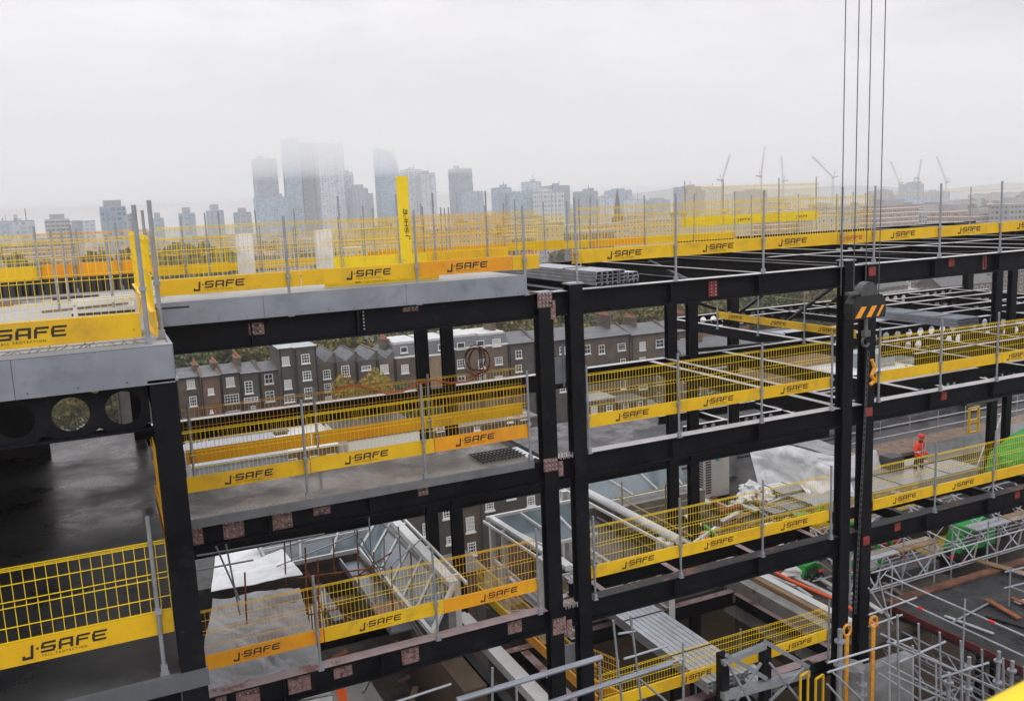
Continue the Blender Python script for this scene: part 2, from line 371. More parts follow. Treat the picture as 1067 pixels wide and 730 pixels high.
xbeam(8.52, 15.9, 19.65, L3, .4, .26, top=pinkm); xbeam(8.52, 15.9, 15.5, L3, .45, .3, top=pinkm)
for x in (9.0, 13.1, 15.9): ybeam(x, 15.7, 19.5, L3-.02, .3, .24, top=pinkm)
xbeam(.64, 7.4, 15.5, L3, .45, .3); ybeam(7.64, 15.4, 23, L3); ybeam(8.4, 15.4, 23, L3)
# diagonal bracing seen between the floors on the rear bays
for a, b in (((17.4, 23.4, L1+.1), (23, 23.4, L2+3)), ((25.4, 28.3, L1-.4), (31.6, 28.3, L0-.6)), ((17.5, 31, L0-.6), (24.8, 31, L1)), ((25.6, 31, L1), (31, 31, L0-.5)), ((31, 31, L1), (36, 31, L0-.5))):
    fpart('brace', MB().bar(a, b, .12, .12), steel)
# wing: cellular edge beams
xbeam(-16, .34, 9.88, L0, .50, .24, cell=(.175, .49))
xbeam(-16, .34, 9.88, L1-.13, .45, .24)
for y0, y1 in ((10.05, 14.9), (15.5, 21.4)):
    ybeam(.49, y0, y1, L0, .45, .2); ybeam(.49, y0, y1, L1-.13, .45, .2)
for y in (12.5, 15.2, 18.0, 20.8): xbeam(-16, .3, y, L0, .42, .18, cell=(.14, .6))
for x in (-5.6, -11.5): ybeam(x, 10.1, 21.4, L0, .45, .2)
for x, y in ((-5.7, 15.2), (-5.7, 21.0), (-11.6, 21.0), (-2.4, 21.6)): column(x-.14, x+.14, y+.25, y+.5, L0-.5)
# slabs
fpart('floor_slab', MB().box((-16, 9.76, -1.40), (.585, 15.0, -1.245)).box((-16, 15.0, -1.40), (.585, 24.5, -1.245)), concrete_dry, 'pale top floor slab of the wing')
fpart('floor_slab', MB().box((.64, 15.05, -1.40), (7.25, 21.6, -1.25)), concrete_dry, 'pale top floor slab behind the edge plate')
fpart('floor_slab', MB().box((-16, 9.76, -5.02), (.60, 22.4, -4.845)), wet, 'wet dark floor slab of the covered wing')
fpart('floor_slab', MB().box((.64, 15.01, -4.915), (7.28, 17.1, -4.85)), concrete, 'narrow wet walkway slab')
fpart('metal_decking', MB().box((-16, 9.9, -1.425), (.55, 24.4, -1.404)), decksteel)
# galvanised edge trims
e1 = MB().box((-16, 9.70, -1.632), (-.86, 9.755, -1.238)).box((-.855, 9.70, -1.632), (.61, 9.755, -1.238)).box((-16, 9.70, -1.234), (.61, 9.85, -1.230))
fpart('slab_edge_plate', e1, galvplate, 'folded galvanised edge plate of the wing')
fpart('slab_edge_plate', MB().box((.59, 9.76, -1.62), (.625, 14.98, -1.236)), galvplate)
e2 = MB()
for a, b in ((.63, 2.42), (2.425, 4.9), (4.905, 7.27)): e2.box((a, 14.965, -1.615), (b, 15.045, -1.24))
fpart('slab_edge_plate', e2, galvplate, 'long galvanised edge plate along the top floor')
fpart('slab_edge_plate', MB().box((-16, 9.70, -5.04), (.64, 9.755, -4.84)), mat('dull_trim', (.12, .125, .14), .5, .3, .15, 2))
fpart('slab_edge_plate', MB().box((.63, 14.93, -4.99), (7.28, 15.0, -4.845)), mat('dull_trim_b', (.15, .155, .165), .6, .2, .2, 2))
fpart('slab_edge_plate', MB().box((7.95, 15.3, -3.48), (8.42, 15.33, -2.95)).box((8.16, 15.26, -3.55), (8.2, 15.297, -2.7)), galvplate)
fpart('slab_edge_plate', MB().box((7.95, 15.3, L2-1.5), (8.42, 15.33, L2-1.0)), galvplate)
# added back wall so the wing floor reflects dark; fixings on the plates
fpart('hoarding', MB().box((-16, 21.3, -4.84), (-1.35, 21.4, -2.1)), mat('hoarding_dark', (.03, .027, .025), .8, 0, .3, 2), 'dark hoarding added to close the back of the wing and darken the floor reflection')
hb = MB()
for i in range(16): hb.box((-3.6+.28*i, 20.2, -3.1), (-3.34+.28*i, 20.24, -1.85+.05*(i % 3)))
fpart('stored_boards', hb, mat('board_brown', (.16, .085, .05), .8, 0, .4, 3), 'brown boards stored inside the wing')
fpart('stored_boards', MB().box((-2.2, 20.1, -2.9), (-1.9, 20.15, -2.0)).box((-.6, 20.1, -2.8), (-.15, 20.15, -2.1)).box((-3.3, 20.1, -2.9), (-2.9, 20.15, -2.6)), whitep)
fx = MB()
for x in [-3+.45*i for i in range(8)]: fx.tube((x, 9.692, -1.58), (x, 9.70, -1.58), .010, 8)
for x in [.8+.45*i for i in range(15)]: fx.tube((x, 14.957, -1.57), (x, 14.965, -1.57), .010, 8)
fpart('edge_fixings', fx, bolt_s := mat('bolt_dull', (.12, .12, .13), .5, .4))
# rebar mat gap at end of the walkway
rb = MB()
for i in range(12): rb.tube((6.35+i*.08, 15.25, -4.82), (6.35+i*.08, 15.95, -4.82), .014, 5)
for i in range(5): rb.tube((6.3, 15.3+i*.15, -4.80), (7.28, 15.3+i*.15, -4.80), .012, 5)
tag(rb.build('rebar_mat', mat('rebar_dark', (.05, .045, .045), .6, .3), None, (6.8, 15.6, -4.85)), 'dark steel rebar mat lying at the end of the walkway slab by the columns', 'rebar mat')
# primer splice plates with bolts
bolt_m = mat('bolt_steel', (.45, .42, .42), .4, .7)
def splice(x, z, w, h, m=primer, bolts=None, y=None, label=None):
    y = (YF-.005) if y is None else y
    mb = MB().box((x-w/2, y-.03, z-h/2), (x+w/2, y, z+h/2)); o = fpart('splice_plate', mb, m)
    if label: o['label'] = label
    if bolts:
        b = MB()
        for i in range(bolts[0]):
            for j in range(bolts[1]):
                bx = x-w/2+w*(i+.5)/bolts[0]; bz = z-h/2+h*(j+.5)/bolts[1]
                b.tube((bx, y-.055, bz), (bx, y-.031, bz), .016, 6)
        b.build('bolts', bolt_m, o, org=frame_o.location)
yw = yb-.012
splice(7.66, -1.74, .30, .30, bolts=(4, 4)); splice(7.83, -1.95, .10, .36, bolts=(1, 3)) 
splice(7.66, -5.0, .30, .26, bolts=(4, 3)); splice(7.88, -5.12, .10, .3, bolts=(1, 3))
splice(7.72, -8.4, .30, .34, bolts=(4, 4)); splice(7.95, -8.5, .12, .34, bolts=(1, 3))
splice(2.3, -1.80, .25, .2, primer, (2, 2), yw); splice(5.02, -1.68, .30, .13, primer, (4, 1), yw)
splice(4.03, -1.83, .06, .36, steel, (1, 6), yw, 'bolted web plate'); splice(4.14, -1.83, .06, .36, steel, (1, 6), yw)
splice(11.75, -1.85, .22, .34, redprimer, (2, 5), yw)
for x, z in ((16.15, -1.78), (19.0, -1.76), (22.2, -1.78), (18.9, -5.1), (22.3, -5.05), (17.4, -8.25), (21.9, -8.22), (16.15, -5.1), (16.15, -8.3)):
    splice(x, z, .2, .2, redprimer, None, (YF-.03) if x == 16.15 else yw)
splice(20.2, -1.83, .12, .36, primer, None, yw); splice(20.2, -1.83, .05, .3, redprimer, None, yw-.031)
for x, w in ((1.02, .22), (1.63, .34), (2.45, .34)): splice(x, -5.17, w, .34, primer, (3, 3), yw)
splice(3.15, -5.14, .30, .14, primer, (3, 1), yw); splice(5.05, -5.13, .2, .14, primer, (3, 1), yw)
for x, w, h in ((1.6, .4, .3), (2.5, .4, .34), (3.3, .34, .2), (4.6, .34, .36), (6.8, .3, .25), (1.15, .18, .3)): splice(x, -8.26, w, h, primer, (3, 2), yw)

# ------------------------------------------------------------------ edge protection barriers
def strokes(rects, h=1., w=1., z0=0., sh=.12):
    mb = MB()
    for x0, z0_, x1, z1 in rects:
        P = [(x0+sh*z0_, 0, z0_), (x1+sh*z0_, 0, z0_), (x1+sh*z1, 0, z1), (x0+sh*z1, 0, z1)]
        mb.prism([(a*w, b, c*h) for a, b, c in P], (0, -.003, 0))
    return mb
LOGO = [(.45, -.12, .70, .95), (-.25, -.38, .70, -.125), (-.25, -.12, -.03, .02), (.95, .42, 1.15, .62)]
def _sh(rs, dx): return [(a+dx, b, c+dx, d) for a, b, c, d in rs]
LOGO += _sh([(.08, .80, 1.3, 1.0), (0, .585, .26, .795), (0, .40, 1.3, .58), (1.04, .205, 1.3, .395), (0, 0, 1.22, .2)], 1.35)
LOGO += _sh([(.10, .80, 1.3, 1.0), (0, 0, .26, .795), (1.04, 0, 1.3, .795), (.265, .30, 1.035, .48)], 2.9)
LOGO += _sh([(.10, .80, 1.25, 1.0), (0, 0, .26, .795), (.265, .42, 1.1, .60)], 4.45)
LOGO += _sh([(.10, .80, 1.35, 1.0), (0, .205, .26, .795), (.265, .42, 1.2, .60), (.08, 0, 1.3, .2)], 5.9)
LW = .78; LU = LW/7.4
def logo_mesh(m, nm):
    mb = strokes([(a-3.5, b, c-3.5, d) for a, b, c, d in LOGO], LU*1.05, LU)
    cu = bpy.data.curves.new('t', 'FONT'); cu.body = 'F A L L   P R O T E C T I O N'; cu.size = .034; cu.align_x = 'LEFT'; cu.extrude = .001
    to = bpy.data.objects.new('t', cu); C.objects.link(to); dg = bpy.context.evaluated_depsgraph_get(); dg.update()
    tm = bpy.data.meshes.new_from_object(to.evaluated_get(dg)); n = len(mb.v)
    mb.v += [(v.co.x-.22, -.002-v.co.z, v.co.y-.042) for v in tm.vertices]; mb.f += [tuple(i+n for i in p.vertices) for p in tm.polygons]
    bpy.data.objects.remove(to); bpy.data.curves.remove(cu)
    return mb.mesh(nm, m)
logo_b = logo_mesh(black, 'logo_lettering'); logo_r = logo_mesh(redtxt, 'logo_lettering_red')
_cache = {}
def panel_meshes(L, H, col, pitch, wires, board, r):
    k = (round(L, 2), round(H, 2), col.name, pitch, wires, board, r)
    if k in _cache: return _cache[k]
    b = MB().box((0, -.012, 0), (L, .012, board)).box((0, .013, 0), (L, .045, .02)).box((0, .013, board-.02), (L, .045, board))
    bm_ = b.mesh('toe_board', col)
    w = MB(); sag = lambda q: 0
    zt = H
    if wires:
        n = max(2, int(L/pitch))
        zs = [board+.01, H*.40, H*.60, H*.66, H*.83, H-.035, H-.0]
        for i in range(n+1):
            x = i*L/n; x = min(max(x, r), L-r)
            w.bar((x, .0, board+.001), (x, .0, H*.60), r*1.6, r*1.6, (0,1,0)); w.bar((x, .0, H*.60), (x, .025, H*.63), r*1.6, r*1.6, (0,1,0)); w.bar((x, .025, H*.63), (x, 0, H*.66), r*1.6, r*1.6, (0,1,0))
            w.bar((x, .0, H*.66), (x, .0, H), r*1.6, r*1.6, (0,1,0))
        for z in zs: w.bar((0, -.004-r, z), (L, -.004-r, z), r*2, r*2)
        w.bar((0, .03, H*.97), (L, .03, H*.97), r*2.2, r*2.2)
    else: w.bar((0, 0, H), (L, 0, H), r*2, r*2)
    _cache[k] = (bm_, w.mesh('mesh_infill', wire_o if col is orange else wire_y)); return _cache[k]
def panel(x0, x1, y, z0, H, col, label, group, rz=0, logos=(), wires=True, pitch=.07, board=.255, r=.0034, logo=None, name='mesh_barrier'):
    """x0..x1 along the panel's own axis from its corner (x0, y)."""
    L = x1-x0
    root = empty(name, (x0, y, z0), label, 'safety barrier', group, rz)
    bm_, wm = panel_meshes(L, H, col, pitch, wires, board, r)
    tb = link('toe_board', bm_, root); link('mesh_infill' if wires else 'top_rail', wm, root)
    for lx in logos:
        link('lettering', logo or logo_b, tb, (lx-x0, -.0125, board*.34))
    return root
post_mesh = MB().tube((0,0,0), (0,0,1.80), .024, 8).mesh('barrier_post', galv)
clamp_mesh = MB().box((-.05, -.05, 0), (.05, .05, .012)).box((-.035, -.035, .013), (.035, .035, .11)).mesh('foot_clamp', galv)
coup_mesh = MB().box((-.036, -.034, .70), (.036, .034, .76)).mesh('coupler', galv)
def post(x, y, z, label, group='galvanised posts of the edge barriers', h=1., lean=0.):
    root = link('barrier_post', post_mesh); root.location = (x, y, z); root.scale = (1, 1, h); root.rotation_euler = (lean, random.uniform(-.012, .012), 0)
    tag(root, label, 'post', group)
    link('foot_clamp', clamp_mesh, root); link('coupler', coup_mesh, root)
    return root
def brow(xs, y, z0, H, cols, logos, where, posts=None, pz=None, wires=True, along='from the left', board=.255, post_h=1., pitch=.072, group=None, pwhere=None, r=None):
    r = r or (.0048 if z0 > -2.5 else .0033)
    n = len(xs)-1
    for i in range(n):
        lg = [l for l in logos if xs[i] <= l < xs[i+1]]
        col = cols[i % len(cols)]; cn = {'yellow_paint': 'yellow', 'orange_paint': 'orange yellow', 'lemon_paint': 'bright yellow'}[col.name]
        wr = wires if isinstance(wires, bool) else wires[i]
        panel(xs[i], xs[i+1]-.015, y, z0+random.uniform(-.008, .008), H, col, f'{ORD[i]} {cn} barrier {along} {where}', group or 'yellow mesh edge barriers', logos=lg, wires=wr, board=board, pitch=pitch, r=r)
    for j, x in enumerate(posts or []):
        post(x, y-.045, pz, f'{ORD[j]} barrier post {along} {pwhere or where}', h=post_h)
Y_, O_, E_ = yellow, orange, lemon
# top floor
brow([.80, 3.1, 5.14, 7.05, 7.62], 15.06, -1.14, 1.08, [Y_, Y_, O_, Y_], [1.76, 4.27, 6.13], 'on the top floor beside the long grey plate', [2.87, 5.14, 7.29], -1.63, post_h=.93)
brow([8.36, 10.75, 13.04, 15.22, 16.28, 18.47, 20.64, 22.9, 25.2], 15.10, -1.11, 1.07, [Y_], [9.54, 11.86, 13.89, 17.26, 19.53, 21.7, 24.0], 'on the top floor beyond the twin columns', [8.43, 10.75, 13.04, 15.30, 16.30, 18.47, 20.64, 22.9], L0, wires=[True]*3+[True, False, False, False, False], post_h=.99)
for o in list(C.objects):
    pass
_l = link('lettering', logo_r, None); _l.scale = (.8, .8, .8)
_tb = [o for o in C.objects if o.name.startswith('toe_board') and o.parent and abs(o.parent.location.x-15.22) < .01 and abs(o.parent.location.y-15.10) < .01][0]
_l.parent = _tb; _l.location = (.43, -.0125, .09); _l['label'] = 'red J-SAFE lettering'
# wing front and return
brow([-5.9, -3.5, -1.1+.0, .36], 9.98, -1.16, 1.05, [Y_], [-4.7, -2.3, -.75], 'on the top floor of the wing', [-3.4, -1.75], -1.24, post_h=.78, r=.0032)
post(.40, 9.90, -1.24, 'tall galvanised tube at the wing corner in front of the yellow barrier', h=.80); post(.56, 10.35, -1.24, 'galvanised tube behind the wing corner post beside the yellow return', h=.83)
panel(0, 2.45, 0, 0, 1.05, Y_, 'yellow mesh barrier returning along the wing edge nearest the corner tube', 'yellow mesh edge barriers', rz=PI/2).location = (.50, 10.05, -1.17)
panel(0, 2.4, 0, 0, 1.05, Y_, 'yellow mesh barrier returning along the wing edge next to the long grey plate', 'yellow mesh edge barriers', rz=PI/2).location = (.50, 12.55, -1.15)
# wing first floor
brow([-5.9, -3.5, -1.75, .36], 9.86, -4.40, 1.05, [Y_], [-4.7, -2.6, -.72], 'inside the covered wing', [-3.3, .20], -4.85, post_h=1.0, r=.0042, pitch=.1)
panel(0, 2.45, 0, 0, 1.05, O_, 'orange yellow barrier returning beside the wing column on the first floor', 'yellow mesh edge barriers', rz=PI/2).location = (.50, 10.1, -4.42)
panel(0, 2.4, 0, 0, 1.05, O_, 'orange yellow barrier at the inner end of the wing return on the first floor', 'yellow mesh edge barriers', rz=PI/2).location = (.50, 12.6, -4.42)
# first floor front rows
brow([.95, 3.0, 5.3, 7.27], 15.05, -4.40, 1.04, [Y_, Y_, O_], [1.95, 4.0, 6.11], 'along the wet walkway slab', [2.90, 5.07, 7.24], -4.84, post_h=.98)
brow([1.1, 3.4, 5.7, 7.95], 16.75, -4.36, 1.04, [O_, O_, Y_], [], 'at the back of the wet walkway slab', [1.2, 3.5, 5.8], -4.85, post_h=.9)
brow([8.5, 10.75, 12.97, 15.05], 15.05, -4.40, 1.10, [Y_], [9.61, 11.81, 13.93], 'between the column pairs below the top floor', [8.56, 10.75, 12.96, 15.02], L1)
brow([16.45, 18.62, 20.9, 23.2, 25.4], 15.05, -4.46, 1.08, [Y_], [21.47, 24.3], 'right of the hook block below the top floor', [16.5, 18.6, 20.67, 23.0], L1)
# second floor
brow([.95, 3.0, 5.3, 7.34], 15.05, -7.56, 1.08, [O_, Y_, O_], [1.81, 4.04, 6.45], 'above the pink primed beam', [2.88, 5.13, 7.31], L2)
brow([8.5, 10.75, 12.97, 15.05], 15.05, -7.60, 1.12, [Y_], [9.68, 11.79, 13.96], 'between the column pairs on the second floor down', [8.60, 10.75, 13.0, 15.06], L2)
brow([16.45, 18.55, 20.9, 23.2, 25.4], 15.05, -7.62, 1.1, [Y_], [17.51, 19.61], 'below the worker right of the column pair', [18.55, 20.72, 23.0], L2)
# third floor
brow([8.75, 10.95, 13.1, 15.25], 15.22, -10.73, .86, [Y_], [11.3, 14.3], 'on the lowest floor above the steel trusses', [10.9, 15.2], L3+.05, post_h=.9)
panel(0, .9, 0, 0, 1.0, O_, 'short orange barrier end standing beside the grey profile bundle', 'yellow mesh edge barriers', rz=-1.25).location = (9.05, 16.2, -10.75)
# rows further back on the top floor
brow([-5.6, -3.2, -1.0, 1.0], 19.0, -.95, .85, [Y_, Y_, O_], [], 'far side of the wing slab', [-3.2, -1.0, -.4, .4], -1.24, post_h=.72)
brow([1.3, 3.35], 25.9, -1.40, 1.0, [Y_], [], 'behind the top slab beside the white screen', [2.2], L0)
brow([3.6, 6.1, 8.5, 11.0], 31.0, -1.65, 1.15, [Y_], [], 'far back behind the top slab', [3.8, 5.0, 6.3, 8.7, 10.9], L0-.4, post_h=1.3)
brow([5.0, 7.3, 9.5], 20.5, -1.24, 1.12, [E_, Y_], [], 'on the top slab near the upright yellow board', [5.2, 6.6, 7.5, 8.9], -1.25, post_h=.95)
brow([7.4, 9.7, 11.9, 14.1], 26.0, -1.35, 1.12, [O_, O_, Y_], [], 'across the top floor beyond the profile bundle', [7.6, 9.2, 11.9, 14.2], L0)
brow([13.6, 15.9, 18.2, 20.4, 22.4], 27.4, -1.47, 1.12, [Y_, O_, Y_, Y_], [], 'along the rear of the top floor', [15.9, 18.2, 20.4, 22.3], L0, post_h=1.05)
brow([24.0, 26.2, 29.5, 32.0], 33.0, -1.15, 1.75, [E_], [27.4, 30.9], 'with a deep board far behind the hoist ropes', [24.1, 26.2, 29.5, 31.8], L0, board=.42, post_h=1.4)
panel(3.6, 5.75, 15.55, -1.235, .24, E_, 'yellow toe board lying on the slab behind the long grey plate', 'yellow mesh edge barriers', logos=(4.55,), wires=False)
t_ = MB().prism([(0,0,0),(.24,0,0),(.24,0,1.72),(0,0,1.72)], (0, .04, 0)).build('upright_board', lemon)
t_.location = (5.84, 18.0, -.95); tag(t_, 'bright yellow toe board stood upright above the top floor barriers', 'toe board')
l_ = link('lettering', logo_b, t_, (.19, -.002, .72), (0, -PI/2, 0)); l_.scale = (.8, .8, .8)
# barriers beyond the rear line on the first floor, running away
for k in range(3):
    panel(0, 2.3, 0, 0, 1.05, Y_, f'{ORD[k]} yellow board barrier on the dark beam right of the rear columns', 'yellow mesh edge barriers', rz=PI/2+PI, logos=(1.1,), wires=False).location = (21.45, 27.4-2.32*k, -4.50)
    post(21.40, 27.3-2.32*k, L1, f'{ORD[k]} galvanised post of the barrier running away right of the rear columns')
# running-away barriers on the lowest floor
for k in range(3):
    panel(0, 2.2, 0, 0, 1.0, O_ if k else Y_, f'{ORD[k]} barrier running away below the paired columns on the lowest floor', 'yellow mesh edge barriers', rz=-PI/2).location = (8.85, 22.2-2.25*k, -10.8)
for k in range(3):
    panel(0, 2.2, 0, 0, 1.0, Y_, f'{ORD[k]} yellow barrier beyond the white framed roof on the lower deck', 'yellow mesh edge barriers').location = (10.1+2.25*k, 20.2, -10.9)
for k in range(4):
    panel(0, 2.2, 0, 0, .9, Y_, f'{ORD[k]} low yellow barrier on the worker deck behind the second floor row', 'yellow mesh edge barriers', r=.005).location = (16.6+2.25*k, 21.4, -11.1)
# cables, coil and loose bars on the floors
cb = [(3.9+.34*i, 16.68, L1+1.62+.1*math.sin(i*1.4)-.16*math.sin(PI*min(1, i/10))) for i in range(11)]
single('orange_cable', MB().path(cb, .018, 6), mat('cable_orange', (.6, .12, .03), .5), cb[0], 'orange cable draped along the top of the rear walkway barrier', 'cable')
co_ = MB()
for k in range(5):
    r_ = .22+.035*math.sin(k*2.3); ox, oz = .07*math.sin(k*1.9), .05*math.cos(k*2.7)
    co_.path([(6.85+ox+r_*math.cos(a), 16.62-.012*k, -3.05+oz+1.2*r_*math.sin(a)) for a in [2*PI*i/16 for i in range(17)]], .010, 5)
single('cable_coil', co_, mat('coil_red', (.16, .03, .02), .6), (6.85, 16.6, -3.3), 'red brown cable coil hung on the rear walkway barrier left of the twin columns', 'cable coil')
rbm = mat('rib_dark', (.035, .033, .033), .6, .2, .3, 4); rbl = mat('rib_light', (.25, .25, .25), .6, .3, .3, 4)
rb2 = MB(); r5 = random.Random(12)
for i in range(46): x = -.95-.0*i+.029*i*1.0; rb2.bar((x, 10.7+.0*i, -1.235), (x+.02, 11.35, -1.12), .02, .03)
rb2.box((-.95, 10.68, -1.243), (.36, 11.4, -1.236)); single('rebar_mat', rb2, rbm, (0, 11, -1.24), 'dark ribbed steel mat lying on the wing slab behind the front barrier', 'rebar mat')
rb3 = MB()
for i in range(60): x = -3+.056*i; rb3.bar((x, 9.80+r5.uniform(0, .03), -1.2), (x+r5.uniform(-.08, .08), 9.93, -1.19+r5.uniform(0, .03)), .010, .010)
rb3.bar((-3, 9.81, -1.205), (.4, 9.81, -1.205), .012, .012).bar((-3, 9.92, -1.18), (.4, 9.92, -1.18), .012, .012)
single('reinforcement_cage', rb3, rbl, (0, 9.9, -1.2), 'thin reinforcement bars along the wing slab edge under the toe board', 'reinforcement')
bn = MB().bar((-.35, 12.9, -.98), (.45, 12.95, -.98), .05, .05).bar((-.35, 13.3, -.98), (.45, 13.35, -.98), .05, .05)
for x in (-.33, .43): bn.bar((x, 12.92, -1.24), (x, 12.92, -.98), .04, .04); bn.bar((x, 13.32, -1.24), (x, 13.32, -.98), .04, .04)
single('steel_stand', bn, whitep, (0, 13, -1.24), 'small white steel frame standing on the wing slab', 'frame')
dk_ = MB()  # dark strip and ribs stand in for the shaded gap under the barrier
for i in range(60): dk_.box((-6+.115*i, 18.9, -1.235), (-5.93+.115*i, 18.98, -.96))
dk_.box((-6, 18.99, -1.24), (.9, 19.03, -.93)); single('dark_gap_strip', dk_, rbm, (-2, 18.9, -1.24), 'dark ribbed strip standing in for the shaded gap below the far wing barrier', 'upstand')
for k in range(12):
    x, y = r5.uniform(-5, .2), r5.uniform(13.5, 18.5); a = r5.uniform(-.4, .4)
    single('loose_bar', MB().bar((x, y, -1.225), (x+r5.uniform(.6, 1.6), y+a, -1.22), .05, .03), r5.choice((galv, wood, rbm, plank)), (x, y, -1.24), 'loose bar or batten lying on the wing slab', 'bar', 'loose bars on the wing slab')
for k in range(14):
    x, y = r5.uniform(1, 7), r5.uniform(16, 21); a = r5.uniform(-.4, .4)
    single('loose_bar', MB().bar((x, y, -1.225+.03*(k % 2)), (x+r5.uniform(.5, 1.8), y+a, -1.22+.03*(k % 2)), r5.uniform(.04, .2), .03), r5.choice((whitep, wood, rbm, redrub, galv)), (x, y, -1.24), 'loose batten or bar lying on the top slab behind the long grey plate', 'bar', 'loose bars behind the long grey plate')
# white painted screen panels behind the top floor barrier
for k, (x0, x1) in enumerate(((3.4, 4.9), (4.95, 6.4))):
    t = MB(); n = 14
    for i in range(n+1): t.bar((x0+(x1-x0)*i/n, 24, -1.5), (x0+(x1-x0)*i/n, 24, -.5), .012, .012, (0,1,0))
    for i in range(8): t.bar((x0, 23.99, -1.5+i*.143), (x1, 23.99, -1.5+i*.143), .014, .014)
    tag(t.build('mesh_screen', whitep, None, (x0, 24, -1.6)), ('left' if k == 0 else 'right')+' white painted mesh screen standing behind the top floor barriers', 'mesh screen', 'white mesh screens')
for k, x in enumerate((3.5, 5.55)):
    tag(MB().box((x-.2, 23.6, -1.62), (x+.2, 23.9, -.35)).build('wrapped_post', tarpm, None, (x, 23.75, -1.62)), ('left' if k == 0 else 'right')+' pale sheeted column stub behind the top floor barriers', 'column stub')
# loose galvanised standards standing up behind the barriers on the top floor
gi = 0
for (u, vt, y) in ((52, 240, 15), (63, 238, 17), (79, 240, 19), (110, 245, 15), (213, 222, 24), (270, 235, 24), (305, 236, 26), (352, 226, 28), (376, 225, 24), (402, 226, 28), (459, 216, 22), (463, 217, 26), (467, 216, 24), (505, 214, 24), (536, 208, 22), (566, 210, 26), (603, 207, 20), (622, 208, 26), (783, 203, 30), (832, 202, 26), (872, 202, 22), (889, 200, 26), (902, 201, 22), (1012, 195, 24), (148, 219, 13), (137, 222, 16)):
    p = PY(u, vt, y); hh = p.z+1.62
    tag(MB().tube((0,0,0), (0,0,hh), .021, 7).box((-.05,-.05,0), (.05,.05,.02)).build('scaffold_standard', galv, None), f'{ORD[gi%16]} bare galvanised standard {"near the wing" if gi<4 else "behind the long grey plate" if gi<16 else "beyond the twin columns"} on the top floor', 'scaffold tube', 'bare standards on the top floor').location = (p.x, p.y, -1.62); gi += 1
# ------------------------------------------------------------------ existing building below: decks, skylights, clutter
low = empty('existing_building', (12, 28, ZG), 'existing lower building with dark flat roofs and wells beneath the new steel frame', 'building')
def lpart(name, mb, m, label=None):
    o = mb.build(name, m, low)
    if label: o['label'] = label
    return o
lpart('wall', MB().box((-8, 29.2, ZG), (7.6, 31.0, -11.6)), brick_a)
lpart('wall', MB().box((6.9, 18.5, ZG), (7.5, 29.19, -11.4)), brick_a)
lpart('wall', MB().box((-8, 18.5, ZG), (-7.4, 29.19, -11.4)), brick_a)
lpart('roof', MB().box((-8, 18.5, -13.9), (7.0, 29.2, -13.6)), dirt, 'muddy sunken roof inside the glazed light well')
lpart('roof', MB().box((9.9, 20.9, -12.2), (13.5, 24.2, -11.9)).box((13.5, 20.9, -12.2), (16.4, 28.3, -11.9)), darkroof)
lpart('roof', MB().box((16.5, 20.0, -11.55), (48, 30.5, -11.25)), darkroof, 'dark cluttered deck the worker stands on')
lpart('wall', MB().box((13.5, 28.4, ZG), (48, 30.4, -12.3)), brick_a)
lpart('wall', MB().box((9.9, 20.9, ZG), (10.4, 24.2, -12.3)), brick_a)
lpart('roof', MB().box((24, 30.6, -12.4), (60, 44, -12.2)), darkroof)
# pit floor well below everything
lpart('roof', MB().box((-12, 8, -20.3), (40, 20.9, -20)), mat('pit_floor', (.03, .028, .027), .7, 0, .3, 1, .3, 4), 'dark pit floor under the steel')
lpart('floor_slab', MB().box((-8, 16.2, -12.6), (3.2, 18.4, -12.3)), concrete)
# well walls / ledges around the left light well
lpart('ledge', MB().box((3.9, 26.9, -11.2), (7.0, 27.3, -10.75)).box((6.65, 20.6, -11.3), (7.1, 27.3, -10.8)), mat('ledge_brown', (.12, .10, .085), .8, 0, .3, 3))
lpart('ledge', MB().box((4.3, 25.6, -12.2), (6.2, 26.0, -11.7)).box((4.6, 24.6, -12.6), (5.6, 25.2, -12.1)), wood)
lpart('ledge', MB().box((4.2, 20.2, -12.6), (5.4, 22.6, -12.2)), concrete_dry, 'pale concrete block in the well')
_p = PY(412, 634, 20.6); lpart('ledge', MB().box((_p.x-.5, 20.3, _p.z-.05), (_p.x+.3, 21.1, _p.z+.03)), mat('pink_slab', (.26, .15, .11), .8, 0, .2, 3))
def glazed(name, org, label, panes, bars, frames, extra=None):
    t = empty(name, org, label, 'glazed roof')
    for i, (P, th) in enumerate(panes):
        MB().prism(P, (0, 0, -th)).build('glass_pane', glassm, t)
    for a, b in bars: MB().bar(a, b, .07, .09).build('glazing_bar', whitep, t)
    for a, b, w, h in frames: MB().bar(a, b, w, h).build('frame', whitep, t)
    return t
# left: hipped glazing round the well
zr_, zi = -9.3, -10.2
A = Vector((3.3, 26.4, zr_)); B = Vector((7.45, 26.4, zr_)); Cc = Vector((7.3, 19.9, zr_))
D = Vector((3.6, 25.6, -10.15)); E2 = Vector((6.4, 25.6, -10.15)); F2 = Vector((6.45, 19.3, -10.15))
g1 = glazed('glazed_roof', (7.3, 26.4, -11), 'white framed skylight with grey glass sloping round the muddy well left of the columns',
    [([A, B, E2, D], .02), ([B, Cc, F2, E2], .02)],
    [(A.lerp(B, k), D.lerp(E2, k)) for k in (.02, .35, .68)]+[(B.lerp(Cc, k), E2.lerp(F2, k)) for k in (.16, .32, .48, .64, .8)]+[(A.lerp(D, .5), B.lerp(E2, .5))],
    [(A, B, .14, .12), (B, Cc, .26, .16), (D, E2, .1, .12), (E2, F2, .1, .12), (B, E2, .09, .1), (Cc, F2, .1, .12), (B+Vector((.35,0,-.05)), Cc+Vector((.35,0,-.05)), .06, .08)])
MB().box((7.15, 20.0, -11.2), (7.35, 26.3, -9.42)).build('wall', mat('lining_grey', (.2, .2, .2), .7, 0, .2), g1)
